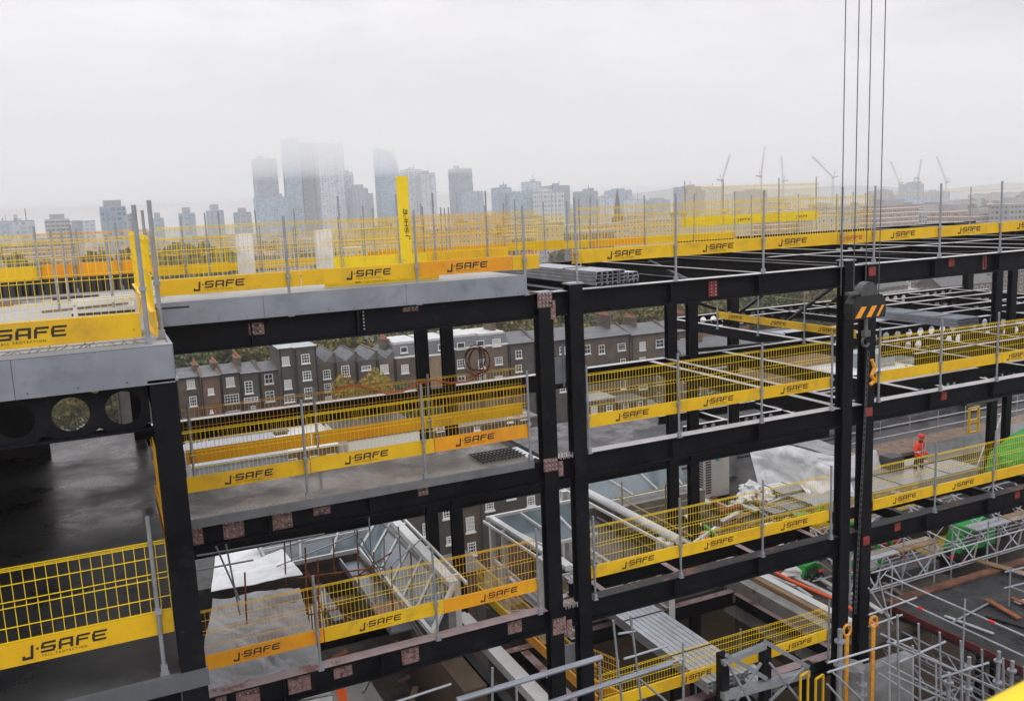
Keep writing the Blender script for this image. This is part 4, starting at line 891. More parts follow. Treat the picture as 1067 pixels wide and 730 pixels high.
for k in range(16):
    x, y = cl.uniform(16.6, 20.5), cl.uniform(16, 19.8); a = PI/2+cl.uniform(-.3, .3); l = cl.uniform(.6, 2)
    single('timber_offcut', MB().bar((x, y, -11.28+.03*(k%3)), (x+math.cos(a)*l, y+math.sin(a)*l, -11.25+.03*(k%3)), cl.uniform(.05, .16), .05), cl.choice((wood, rustm, plank, whitep, galv)), (x, y, -11.3), 'timber offcut on the brown muddy lower deck', 'timber', 'timber offcuts on the muddy deck')
def P13s(u, v, y): return PY(u, v, y)
# ------------------------------------------------------------------ lower right: dark roof deck, scaffold trusses
single('dark_roof_deck', MB().box((18.45, 8.5, -11.25), (40, 16.15, -11.0)), roofmem, (20, 12, -11), 'wet black roof deck at the bottom right bounded by scaffold rails', 'roof deck')
single('red_fascia', MB().box((18.39, 8.5, -11.14), (18.44, 16.15, -10.97)), mat('maroon', (.09, .012, .012), .5, 0, .3, 4), (18.4, 12, -11), 'dark red fascia along the near edge of the black roof deck', 'fascia')
single('rusty_kerb', MB().box((18.45, 16.16, -11.3), (40, 16.42, -10.95)), mat('rust_dull', (.13, .055, .03), .85, 0, .5, 2.5, .3, 12), (24, 16.3, -11), 'rusty brown kerb along the back of the black roof deck', 'kerb')
boxthing('roof_hatch', (21.5, 13.6, -10.995), (23.0, 14.0, -10.86), galvw, 'pale metal sheet lying on the black roof deck nearest its back edge', 'sheet')
t = empty('roof_opening', (24, 12.6, -11), 'long roof opening with a white upstand frame on the black roof deck', 'roof opening')
MB().box((22.9, 12.2, -10.995), (28, 12.3, -10.55)).box((22.9, 13.3, -10.995), (28, 13.4, -10.55)).box((22.9, 12.31, -10.995), (23.0, 13.29, -10.55)).build('upstand', whitep, t)
rr = MB()
for k in range(5): rr.tube((23.1+1.1*k, 12.0, -10.99), (23.1+1.1*k, 12.0, -10.2), .025, 6)
rr.tube((23, 12.0, -10.22), (28, 12.0, -10.22), .025, 6).tube((23, 12.0, -10.6), (28, 12.0, -10.6), .025, 6); rr.build('rail', galv, t)
for k, (x, y, s) in enumerate(((21.2, 11.2, .5), (24.5, 15.2, .4), (26.5, 14.6, .5))):
    single('roof_plate', MB().box((x, y, -10.99), (x+1.1, y+s, -10.93)), galvw if k == 0 else darkroof, (x, y, -11), f'{("pale plate nearest the red fascia", "dark plate by the rusty kerb", "dark plate further along the kerb")[k]} on the black roof deck', 'plate')
tb = []
for y in (16.1, 13.9, 11.8, 9.9): tb.append(('standard', (18.36, y, -12.9), (18.36, y, -9.9)))
for z in (-10.15, -10.64): tb.append(('rail', (18.32, 16.3, z), (18.32, 8.6, z)))
for x in (20.6, 22.8, 25.0, 27.2): tb.append(('standard', (x, 16.6, -12.9), (x, 16.6, -9.6)))
for z in (-10.15, -10.64): tb.append(('rail', (18.1, 16.56, z), (33, 16.56, z)))
scaffold('guard_rail', (18.4, 16.2, -12.9), 'bright tube guard rail round the corner of the black roof deck', tb, m=galvw)
def lattice(org, a, b, h, label, bay=.5, m=galv, group='scaffold lattice beams', r=.024):
    t = empty('lattice_beam', org, label, 'lattice beam', group); a = Vector(a); b = Vector(b); d = (b-a); n = max(2, int(d.length/bay)); dz = Vector((0, 0, -h))
    MB().tube(a, b, r, 7).build('chord', m, t); MB().tube(a+dz, b+dz, r, 7).build('chord', m, t)
    w = MB()
    for i in range(n):
        p, q = a+d*(i/n), a+d*((i+1)/n)
        w.tube(p+dz if i % 2 else p, q if i % 2 else q+dz, r*.7, 5)
    w.build('lacing', m, t); return t
lattice((18.2, 16, -11.6), (18.2, 16.3, -11.45), (18.2, 8.5, -11.45), .5, 'lattice beam right under the red fascia of the black deck')
lattice((17.2, 15.4, -12.4), (17.2, 15.8, -12.6), (17.2, 8.5, -12.6), .5, 'lower lattice beam left of the one under the red fascia')
lattice((15.4, 13.8, -12), (14.9, 13.6, -11.95), (18.4, 13.6, -11.95), .55, 'lattice beam in front of the grey concrete wall at the bottom')
for k, (y, z) in enumerate(((17.0, -10.3), (18.2, -10.2), (19.4, -10.0))):
    lattice((18, y, z), (17.6, y, z), (28.5, y, z), .7, f'{ORD[k]} long scaffold lattice beam from the black deck back toward the second floor barrier', .9, galvw if k == 1 else galv)
tb = []
for i in range(11):
    x = 17.8+i*1.0; tb.append(('transom', (x, 16.6, -10.25), (x, 19.6, -9.95)))
    if i % 2 == 0: tb.append(('standard', (x, 17.0, -12.5), (x, 17.0, -9.6))); tb.append(('standard', (x, 19.4, -12.5), (x, 19.4, -9.4)))
    if i < 10: tb.append(('brace', (x, 17.0, -10.95), (x+1, 19.4, -10.0)))
    tb.append(('brace', (x, 17.05, -11.0), (x+.35, 17.05, -9.9)))
scaffold('scaffold_deck_frame', (22, 18, -12), 'web of scaffold tubes and braces between the black deck and the second floor beam', tb, m=galvw)
red_cap = mat('red_cap', (.7, .03, .02), .5)
rc = random.Random(5)
for k in range(16):
    x, y = rc.choice((17.9, 19.8, 21.8, 23.8, 25.8, 27.2)), rc.choice((16.6, 17.0, 18.2, 19.4)); z = rc.choice((-10.2, -10.64, -9.95))
    single('tube_cap', MB().tube((x-.07, y, z), (x+.07, y, z), .036, 8), red_cap, (x, y, z), 'small red plastic cap clipped on a scaffold tube by the black deck', 'tube cap', 'red caps on the scaffold tubes')
for k, y in enumerate((15.2, 13.2, 11.0, 9.6)): single('tube_cap', MB().tube((18.32, y, -10.15 if k % 2 else -10.64), (18.32, y-.14, -10.15 if k % 2 else -10.64), .036, 8), red_cap, (18.3, y, -10.4), 'small red plastic cap clipped on a scaffold tube by the black deck', 'tube cap', 'red caps on the scaffold tubes')
tag(MB().box((16.6, 17.6, -13.2), (40, 20.4, -12.6)).build('muddy_ground', dirt, None), kind='structure')
single('yellow_plate', MB().prism([(23.6, 19.2, -11.9), (28.6, 19.6, -11.5), (28.8, 20.3, -11.5), (23.7, 20.3, -11.9)], (0, 0, .12)), mat('ochre', (.55, .34, .03), .5, 0, .2, 3), (25, 19.6, -11.8), 'yellow machine deck plate beside the big tyre', 'plate')
wh = empty('machine_wheel', (26.3, 19.2, -11), 'big black tyre of a machine under the second floor beam on the right', 'wheel')
wm = MB(); wm.tube((26.2, 19.0, -10.95), (26.2, 19.5, -10.95), .5, 26)
for i in range(22): a = 2*PI*i/22; wm.bar((26.2+.51*math.cos(a), 18.98, -10.95+.51*math.sin(a)), (26.2+.51*math.cos(a+.12), 19.52, -10.95+.51*math.sin(a+.12)), .06, .06)
wm.build('tyre', rubber, wh); MB().tube((26.2, 18.95, -10.95), (26.2, 18.99, -10.95), .24, 18).build('rim', acd, wh); MB().box((26.8, 19.0, -11.3), (29.5, 20.2, -10.1)).build('chassis', steel, wh)
p = PY(884, 672, 14.3); q = PY(952, 690, 14.3)
single('concrete_wall', MB().tube((p.x+.4, 14.6, -16), (p.x+.4, 14.6, p.z-.75), .33, 28).box((p.x+.6, 14.45, -16), (q.x+.2, 14.75, p.z-.95)), mat('wall_grey', (.17, .17, .17), .8, 0, .3, 2, .2, 10), (p.x, 14.9, -16), 'grey round ended concrete wall behind the lattice beams at the bottom', 'wall')
rd = random.Random(77)
for k in range(26):
    x, y = rd.uniform(18.9, 25.5), rd.uniform(10.2, 15.8); a = rd.choice((0, PI/2))+rd.uniform(-.3, .3); l = rd.uniform(.4, 2.4); w_ = rd.uniform(.04, .28)
    single('deck_clutter', MB().bar((x, y, -10.96+.03*(k % 3)), (x+math.cos(a)*l, y+math.sin(a)*l, -10.96+.03*(k % 3)), w_, .03), rd.choice((galv, plank, wood, steelr, galvw, darkroof, rustm)), (x, y, -11), 'loose board or bar left on the black roof deck', 'board', 'loose pieces on the black roof deck')
tb = [('standard', (x, y, -11), (x, y, -9.9)) for x, y in ((21, 14.6), (23.4, 14.4), (25.8, 14.2), (21.2, 12.1))]+[('rail', (20.8, 14.62, z), (26.4, 14.15, z)) for z in (-10.0, -10.45)]+[('rail', (21, 14.6, -10.0), (21.2, 12.1, -10.0)), ('rail', (21, 14.6, -10.45), (21.2, 12.1, -10.45))]
scaffold('guard_rail', (21, 14.6, -11), 'inner tube guard rail standing on the black roof deck', tb, m=galv)
tb = []
for i in range(7):
    a, b = P13s(935+22*i, 640+9*i, 11.6), P13s(937+22*i, 752, 11.6); tb.append(('standard', a, b))
tb += [('ledger', P13s(925, 668, 11.6), P13s(1075, 732, 11.6)), ('ledger', P13s(925, 700, 11.6), P13s(985, 728, 11.6)), ('ledger', P13s(920, 650, 12.6), P13s(1075, 600, 12.6)), ('brace', P13s(935, 690, 11.6), P13s(985, 668, 11.6)), ('brace', P13s(980, 705, 11.6), P13s(1030, 690, 11.6))]
scaffold('scaffold', P13s(960, 700, 11.6), 'nearest tangle of scaffold tubes below the red fascia at the bottom right', tb[:7]+tb[7:9]+tb[10:], m=galv)
rz_ = random.Random(101)
wbm = mat('weathered_board', (.30, .26, .21), .85, 0, .3, 4, .2, 20)
for j, (y0, z) in enumerate(((16.75, -9.93), (18.3, -10.14))):
    for k in range(7):
        if (j, k) in ((0, 2), (1, 4), (0, 5)): continue
        x = 17.9+1.55*k
        for q in range(2): single('scaffold_board', MB().box((x, y0+.24*q, z), (x+1.5, y0+.24*q+.22, z+.038)), rz_.choice((wbm, galvw, wbm, wood)), (x, y0, z), 'scaffold board laid on the lattice beams between black deck and second floor beam', 'scaffold board', 'boards laid on the scaffold lattice beams')
for k in range(60):
    x, y = rz_.uniform(16.6, 29), rz_.uniform(20.6, 26.5)
    if 22 < x and 22.7 < y < 25.3: y = rz_.uniform(20.6, 22.5)
    a = rz_.choice((0, PI/2))+rz_.uniform(-.35, .35); l = rz_.uniform(.3, 1.9); z = -11.2+.05*(k % 4)
    single('deck_scrap', MB().bar((x, y, z), (x+math.cos(a)*l, y+math.sin(a)*l, z+rz_.uniform(0, .25)), rz_.uniform(.04, .3), rz_.uniform(.02, .12)), rz_.choice((wood, galv, galvw, tarpm, steelr, rustm, whitep, plank, acd, green)), (x, y, z), 'small scrap of board, bar or sheet scattered on the deck around the worker', 'scrap', 'scraps scattered on the worker deck')
for k in range(14):
    x, y = rz_.uniform(10.2, 13.2), rz_.uniform(21, 24); a = rz_.uniform(0, PI); l = rz_.uniform(.4, 1.8)
    single('roof_scrap', MB().bar((x, y, -11.86+.05*(k % 3)), (x+math.cos(a)*l, y+math.sin(a)*l, -11.8+.05*(k % 3)), rz_.uniform(.05, .2), .05), rz_.choice((wood, galv, whitep, rustm)), (x, y, -11.9), 'loose bar under the white framed skylight by the twin columns', 'bar', 'loose bars under the middle skylight')
tb = []
for k, (u, v0, v1, y) in enumerate(((255, 596, 650, 21), (318, 570, 640, 22), (331, 583, 660, 20), (347, 560, 600, 25), (296, 560, 610, 24), (372, 552, 610, 24), (389, 575, 640, 21.5), (408, 590, 650, 20.5), (428, 575, 625, 21))): tb.append(('standard', P13s(u, v0, y), P13s(u+2, v1, y)))
tb += [('ledger', P13s(310, 602, 21), P13s(400, 590, 21)), ('ledger', P13s(322, 640, 20), P13s(352, 634, 20)), ('brace', P13s(318, 590, 20.5), P13s(345, 660, 20.5)), ('brace', P13s(372, 600, 21), P13s(408, 575, 21)), ('ledger', P13s(368, 600, 21), P13s(394, 597, 21))]
scaffold('scaffold', P13s(340, 620, 21), 'mixed upright tubes and braces rising out of the muddy well beside the long gutter', tb, r=.022, m=rustm)
ex2 = empty('green_loader', (24.6, 18.9, -12.6), 'low green machine under the second floor beam beside the red crate', 'machine')
MB().prism([(24.2, 18.6, -11.6), (25.9, 18.6, -11.6), (25.9, 18.6, -10.9), (25.4, 18.6, -10.6), (24.5, 18.6, -10.8)], (0, .6, 0)).build('body', green, ex2)
MB().box((24.5, 18.57, -11.4), (25.3, 18.597, -11.0)).build('cover', acd, ex2)
MB().tube((24.5, 18.5, -11.8), (24.5, 19.2, -11.8), .3, 16).tube((25.6, 18.5, -11.8), (25.6, 19.2, -11.8), .3, 16).build('wheel', rubber, ex2)
tarp('tarpaulin', [(23.0, 24.6, -10.6), (24.6, 23.6, -10.5), (24.3, 22.95, -11.22), (22.9, 23.6, -11.22)], 12, 10, .16, tarpm, 'small white sheet at the foot of the mound by the column pair', seed=15, folds=3)
# trestle of dark posts with grey braces, bottom centre right
def P14(u, v, y=14.2): return PY(u, v, y)
t = empty('steel_trestle', P14(800, 725), 'dark steel trestle with grey cross braces standing under the lowest barrier', 'trestle')
for u, v in ((753, 680), (797, 668), (842, 690)):
    p = P14(u, v); MB().box((p.x-.1, p.y-.1, -16), (p.x+.1, p.y+.1, p.z)).build('post', steel, t)
for a, b, w in (((757, 682), (798, 706), .09), ((797, 668), (842, 694), .09), ((700, 760), (752, 742), .1), ((753, 725), (842, 700), .16), ((753, 690), (797, 672), .12)):
    MB().bar(P14(*a, 14.07), P14(*b, 14.07), w, w).build('rail', galv, t)
for a, b in (((758, 690), (790, 745)), ((793, 690), (757, 745)), ((802, 690), (838, 735)), ((838, 695), (802, 730))):
    MB().bar(P14(*a, 14.0), P14(*b, 14.0), .05, .05).build('brace', galv, t)
for k, u in enumerate((834, 850)):
    p = P14(u, 704+3*k, 13.9); q = P14(u+9, 720, 13.9)
    MB().bar(p, (p.x, p.y, q.z-.3), .04, .04).bar((p.x+.22, p.y, p.z+.05), (p.x+.22, p.y, q.z-.25), .04, .04).bar(p, (p.x+.22, p.y, p.z+.05), .04, .04).build('yellow_bracket', yellow, t)
# tube scaffold at the bottom centre
def P13(u, v, y=13.6): return PY(u, v, y)
tb = [('ledger', P13(476, 729), P13(627, 684)), ('ledger', P13(545, 741), P13(700, 690))]
sc1 = scaffold('scaffold', P13(560, 720), 'grey tube ledgers crossing in front of the twin columns at the bottom', tb, r=.055, m=galvplate)
tb = [('standard', P13(639, 646), P13(651, 760)), ('standard', P13(657, 641), P13(672, 760)), ('standard', P13(712, 684), P13(712, 760)), ('ledger', P13(650, 686), P13(696, 672)), ('ledger', P13(655, 703), P13(714, 685)),
      ('ledger', P13(644, 660), P13(662, 657)), ('brace', P13(658, 700), P13(700, 735)), ('ledger', P13(400, 735), P13(470, 712)), ('standard', P13(513, 695), P13(513, 745)), ('standard', P13(625, 690), P13(628, 745)), ('standard', P13(538, 712), P13(539, 745))]
scaffold('scaffold', P13(650, 700), 'slim tube frame standing over the grey profile bundle at the bottom', tb, r=.024, m=galv)
tb = [('ledger', P13(205, 579, 18.4), P13(338, 556, 18.4)), ('ledger', P13(205, 594, 18.4), P13(264, 583, 18.4)), ('standard', P13(233, 555, 18.5), P13(250, 640, 18.5)), ('brace', P13(222, 562, 18.5), P13(250, 625, 18.5)), ('standard', P13(301, 548, 24), P13(304, 585, 24)), ('standard', P13(369, 537, 24), P13(370, 565, 24)),
      ('ledger', P13(282, 574, 24), P13(372, 545, 24)), ('ledger', P13(288, 590, 24), P13(372, 556, 24)), ('standard', P13(400, 560, 20), P13(401, 600, 20)), ('standard', P13(415, 548, 20), P13(418, 590, 20)), ('brace', P13(395, 600, 20), P13(440, 560, 20)), ('standard', P13(384, 532, 22), P13(387, 580, 22)),
      ('brace', P13(370, 560, 20.2), P13(445, 668, 20.2)), ('brace', P13(376, 560, 20.2), P13(440, 668, 20.2))]
scaffold('scaffold', (3, 19, -12), 'thin scaffold tubes crossing over the left skylight and its muddy well', tb, r=.02, m=galv)
tb = [('standard', (15.0, 24.2, -11.9), (15.0, 24.2, -9.1)), ('standard', (16.6, 24.0, -11.9), (16.6, 24.0, -9.4)), ('ledger', (14.7, 24.15, -9.6), (17.6, 24.15, -9.6)), ('ledger', (14.7, 24.15, -10.2), (17.6, 24.15, -10.2)), ('ledger', (15.0, 24.6, -9.7), (15.1, 20.5, -9.8))]
scaffold('guard_rail', (15, 24.2, -11.9), 'yellow brown tube guard rail on the right skylight kerb', tb, m=mat('tube_ochre', (.35, .26, .08), .5, .2))
tb = [('rail', P13(918, 688, 13), P13(1000, 731, 13)), ('rail', P13(916, 701, 13), P13(962, 731, 13)), ('rail', P13(918, 660, 13.2), P13(1050, 724, 13.2)), ('standard', P13(951, 672, 13), P13(951, 745, 13)), ('standard', P13(926, 640, 13), P13(927, 745, 13)), ('standard', P13(975, 690, 13), P13(976, 745, 13)),
      ('ledger', P13(905, 640, 14.6), P13(955, 622, 14.6)), ('ledger', P13(905, 652, 14.6), P13(940, 640, 14.6)), ('brace', P13(905, 612, 14.8), P13(930, 650, 14.8)), ('brace', P13(915, 600, 14.8), P13(925, 640, 14.8)), ('ledger', P13(862, 700, 13), P13(905, 686, 13)), ('ledger', P13(862, 690, 13), P13(950, 664, 13)), ('brace', P13(862, 712, 13), P13(882, 735, 13)), ('brace', P13(866, 698, 13), P13(905, 735, 13))]
scaffold('scaffold', P13(940, 720, 13), 'web of scaffold rails in front of the grey wall at the bottom right', tb, r=.024, m=galvw)
for k, (x, z) in enumerate(((17.75, -11.9), (18.6, -12.3), (19.6, -12.5), (20.8, -12.4))): lattice((x, 12, z), (x, 15.8, z), (x, 8.6, z), .45, f'{ORD[k]} lattice beam of the layered scaffold from the grey wall rightwards below the black deck', .45)
tb = []
for i in range(9):
    x = 18.6+1.25*i
    for y in (13.0, 10.6): tb.append(('standard', (x, y, -15), (x, y, -11.3)))
    tb.append(('brace', (x, 13.0, -12.8), (x+1.25, 13.0, -11.6)))
tb += [('ledger', (18.2, 13, z), (30, 13, z)) for z in (-11.7, -12.6, -13.5)]
scaffold('scaffold', (20, 13, -15), 'forest of scaffold standards holding up the black roof deck', tb, r=.024, m=galv)
for k in range(40):
    x, y = rc.uniform(9, 15.6), rc.uniform(9.5, 19.4); a = rc.uniform(0, PI); l = rc.uniform(.6, 2.8)
    single('pit_bar', MB().bar((x, y, -19.9+.06*(k % 5)), (x+math.cos(a)*l, y+math.sin(a)*l, -19.85+.06*(k % 5)), rc.uniform(.06, .3), .06), rc.choice((rustm, wood, galv, steelr, plank, concrete)), (x, y, -20), 'loose steel or timber on the dark pit floor', 'bar', 'loose pieces on the dark pit floor')
for k in range(3):
    for j in range(4):
        x = 9.3+1.9*j; single('pit_standard', MB().tube((x, 17.2+.5*k, -20), (x, 17.2+.5*k, -12.5+.4*((k+j) % 3)), .03, 6), galv if (k+j) % 2 else rustm, (x, 17.2, -20), 'upright tube rising from the dark pit between the primed beams', 'tube', 'upright tubes in the dark pit')
for k in range(30):
    x, y = rc.uniform(1.2, 7.2), rc.uniform(12.5, 17.6); a = rc.choice((0, PI/2, .5))+rc.uniform(-.2, .2); l = rc.uniform(.7, 3)
    single('low_tube', MB().tube((x, y, -12.5+.05*(k % 4)), (x+math.cos(a)*l, y+math.sin(a)*l, -12.4+.3*rc.random()), rc.uniform(.025, .05), 7), rc.choice((galv, rustm, galvw, steelr)), (x, y, -12.5), 'loose tube in the clutter at the bottom below the pink primed beam', 'tube', 'loose tubes below the pink primed beam')
tag(MB().box((.6, 12.0, -12.9), (7.4, 18.0, -12.65)).build('muddy_floor', dirt, None), kind='structure')
# bolts and tackle where the beams meet the twin columns
for z in (L1, L2):
    for k in range(6): MB().tube((7.85+.05*k, 14.9-.02*(k%2), z+.02), (7.85+.05*k, 14.9-.02*(k%2), z+.16-.02*(k%3)), .014, 6).build('bolt', bolt_m, frame_o)
# ------------------------------------------------------------------ crane hook block with ropes, chains and slings
hk = empty('hook_block', (14.9, 13.9, -2.5), 'black crane hook block with orange hazard stripes hanging before the column pair', 'hook block')
yk = 13.9
bp = [(14.25,yk-.14,-2.68), (15.38,yk-.14,-2.68), (15.44,yk-.14,-2.5), (15.40,yk-.14,-2.2), (15.28,yk-.14,-2.06), (14.34,yk-.14,-2.06), (14.22,yk-.14,-2.25), (14.2,yk-.14,-2.5)]
MB().prism(bp, (0, .28, 0)).build('body', mat('block_black', (.02, .02, .022), .4, .2, .3, 5), hk)
MB().tube((14.83, yk-.12, -2.0), (14.83, yk+.12, -2.0), .30, 26).build('sheave', mat('sheave_grey', (.09, .09, .095), .45, .4, .2, 6), hk)
MB().bar((14.15, yk, -1.98), (15.52, yk, -1.98), .16, .07).build('cross_bar', mat('bar_grey', (.12, .12, .125), .45, .4, .2, 6), hk)
sb = MB().box((14.27, yk-.155, -2.64), (15.36, yk-.142, -2.34)).build('stripe_plate', black, hk)
st = MB()
for k, x in enumerate((14.38, 14.76, 15.12)):
    x1 = min(x+.18, 15.22)
    st.prism([(x-.07 if k else x-.09, yk-.158, -2.635), (x1-.07, yk-.158, -2.635), (x1+.14 if k < 2 else x1+.13, yk-.158, -2.345), (x+.14, yk-.158, -2.345)], (0, -.003, 0))
st.build('hazard_stripes', mat('hazard_orange', (.85, .33, .02), .5), sb, org=hk.location)
hm = MB(); pts = []
MB().tube((14.86, yk, -2.69), (14.86, yk, -3.05), .05, 10).box((14.76, yk-.07, -3.18), (14.96, yk+.07, -3.02)).build('shank', mat('hook_steel', (.18, .18, .18), .4, .6, .2, 6), hk)
for i in range(15): a = -PI/2-.3+i*.33; pts.append((14.86+.13*math.cos(a+PI), yk, -3.32+.14*math.sin(a+PI)))
MB().path(pts, .035, 8).build('hook', mat('hook_dark', (.12, .12, .12), .4, .6, .2, 6), hk)
for k, u in enumerate((882, 896, 909, 923.5)):
    tp = PY(u, 0, yk); bz = -2.1 if k < 3 else -2.4
    single('hoist_rope', MB().tube((tp.x-.02, yk, bz), (tp.x, yk, 46), .0105, 7), cable, (tp.x, yk, bz), f'{ORD[k]} hoist rope from the left rising out of the frame above the hook block', 'rope', 'hoist ropes')
def chain(x0, z0, x1, z1, y, label, lk=.10):
    mb = MB(); n = int(abs(z1-z0)/(lk*.78))
    for i in range(n):
        q = i/n; c = Vector((x0+(x1-x0)*q, y, z0+(z1-z0)*q)); h = lk/2
        ax = Vector((1, 0, 0)) if i % 2 else Vector((0, 1, 0)); pp = [c+ax*(.026*sx)+Vector((0, 0, sz*h)) for sx, sz in ((-1,-.7),(-.5,-1),(.5,-1),(1,-.7),(1,.7),(.5,1),(-.5,1),(-1,.7),(-1,-.7))]
        mb.path(pp, .0085, 4)
    return single('lifting_chain', mb, cable, (x0, y, z0), label, 'chain')
chain(14.90, -3.45, PY(890, 600, yk).x, -9.4, yk-.05, 'lifting chain running from the hook down the gap of the column pair', .16)
hkc = MB().path([(14.95, yk-.1, -3.55), (15.02, yk-.12, -3.75), (14.93, yk-.12, -3.9), (15.03, yk-.12, -4.02), (14.9, yk-.12, -4.1)], .04, 7)
single('yellow_shackle', hkc, orange, (14.95, yk-.1, -3.8), 'orange yellow chain shortener hooked under the hook block', 'shackle')
for k, (x, lb) in enumerate(((14.38, 'yellow lifting sling hanging left of the column pair at the bottom'), (15.19, 'yellow lifting sling with a round eye before the column pair at the bottom'))):
    s = MB().box((x-.05, yk-.12, -13.6), (x+.05, yk-.08, -9.8)); so = single('lifting_sling', s, slingm, (x, yk-.1, -9.6), lb, 'sling')
    rg = MB().path([(x+.11*math.cos(a), yk-.1, -9.66+.13*math.sin(a)) for a in [2*PI*i/14 for i in range(15)]], .03, 7); rg.build('eye_ring', slingm, so)
for k, (u, v0, v1) in enumerate(((875.5, 655, 730), (898, 700, 745))):
    p = PY(u, v0, 13.4); q = PY(u, v1, 13.4)
    pr = MB().tube((p.x, 13.4, q.z-.5), (p.x, 13.4, p.z), .055, 10).tube((p.x, 13.4, (p.z+q.z)/2), (p.x, 13.4, (p.z+q.z)/2+.04), .13, 14).tube((p.x, 13.4, p.z-.3), (p.x, 13.4, p.z-.26), .12, 14)
    single('scaffold_prop', pr, galv, (p.x, 13.4, q.z), ('galvanised prop with collars beside the left yellow sling', 'galvanised prop with collars under the right yellow sling')[k], 'prop')
for k, (u, v0) in enumerate(((989, 700), (1010, 684), (1041, 678), (1055, 688))):
    p = PY(u, v0, 12); single('scaffold_prop', MB().tube((p.x, 12, p.z), (p.x-.0, 12, -16), .045, 10).tube((p.x, 12, p.z-.25), (p.x, 12, p.z-.21), .1, 12).tube((p.x, 12, p.z-.75), (p.x, 12, p.z-.71), .1, 12), galv, (p.x, 12, p.z), f'{ORD[k]} collared scaffold prop from the left at the bottom right under the red fascia', 'prop')
hk.scale = (.8, .8, .8)
# near yellow rail end poking in at the very corner
c0 = ray(1000, 802)*1.0; c1 = ray(1135, 734)*1.0; bm = bmesh.new(); bmesh.ops.create_uvsphere(bm, u_segments=32, v_segments=20, radius=.041)
me = bpy.data.meshes.new('yellow_cap'); bm.to_mesh(me); bm.free(); me.materials.append(lemon); me.polygons.foreach_set('use_smooth', [True]*len(me.polygons))
yc = link('yellow_handrail', me, None, tuple(c0)); tag(yc, 'blurred yellow rounded rail end right by the camera at the bottom right corner', 'handrail')
MB().tube((0, 0, 0), tuple((c1-c0)*2), .040, 24).build('rail_tube', lemon, yc, org=(0, 0, 0))

# ------------------------------------------------------------------ old terraces behind
def win(parent, u, v, wp, hp, Y, cols=2, rows=2, glass=darkglass, sill=True):
    c = PY(u, v, Y); t = math.sqrt(c.x*c.x*0+1)  # size from the picture scale at that depth
    dep = -(RM.transposed() @ c).z; k = dep/F_; hw, hh = wp*k*.5*1.06, hp*k*.5*.94; x, z = c.x, c.z
    f = MB(); b = .11; y0, y1 = Y-.10, Y-.012
    f.box((x-hw, y0, z-hh), (x-hw+b, y1, z+hh)).box((x+hw-b, y0, z-hh), (x+hw, y1, z+hh)).box((x-hw+b, y0, z+hh-b), (x+hw-b, y1, z+hh)).box((x-hw+b, y0, z-hh), (x+hw-b, y1, z-hh+b))
    for i in range(1, cols): xx = x-hw+2*hw*i/cols; f.box((xx-.03, y0+.02, z-hh+b), (xx+.03, y1, z+hh-b))
    for i in range(1, rows): zz = z-hh+2*hh*i/rows; f.box((x-hw+b, y0+.01, zz-.04), (x+hw-b, y0+.018, zz+.04))
    if sill: f.box((x-hw-.1, y0-.1, z-hh-.16), (x+hw+.1, y1, z-hh-.002))
    o = f.build('window', whitep, parent)
    g = MB().box((x-hw+b+.001, Y-.055, z-hh+b+.001), (x+hw-b-.001, Y-.03, z+hh-b-.001)); g.build('pane', glass if (int(u*7+v*3) % 5) else blind, o, org=parent.location)
    return o
def chimney(parent, x, y, zb, zt, w=1.2, d=.8, m=terracotta):
    w = .75; d = 3.4; y -= 1.2
    c = MB().box((x-w/2, y, zb), (x+w/2, y+d, zt)).box((x-w/2-.08, y-.08, zt), (x+w/2+.08, y+d+.08, zt+.18)).build('chimney', brick_a, parent)
    pt = MB(); n = 6
    for i in range(n): pt.tube((x, y+.3+i*(d-.6)/(n-1), zt+.18), (x, y+.3+i*(d-.6)/(n-1), zt+.62), .13, 8, .1)
    pt.build('chimney_pots', terracotta, c, org=parent.location); return c
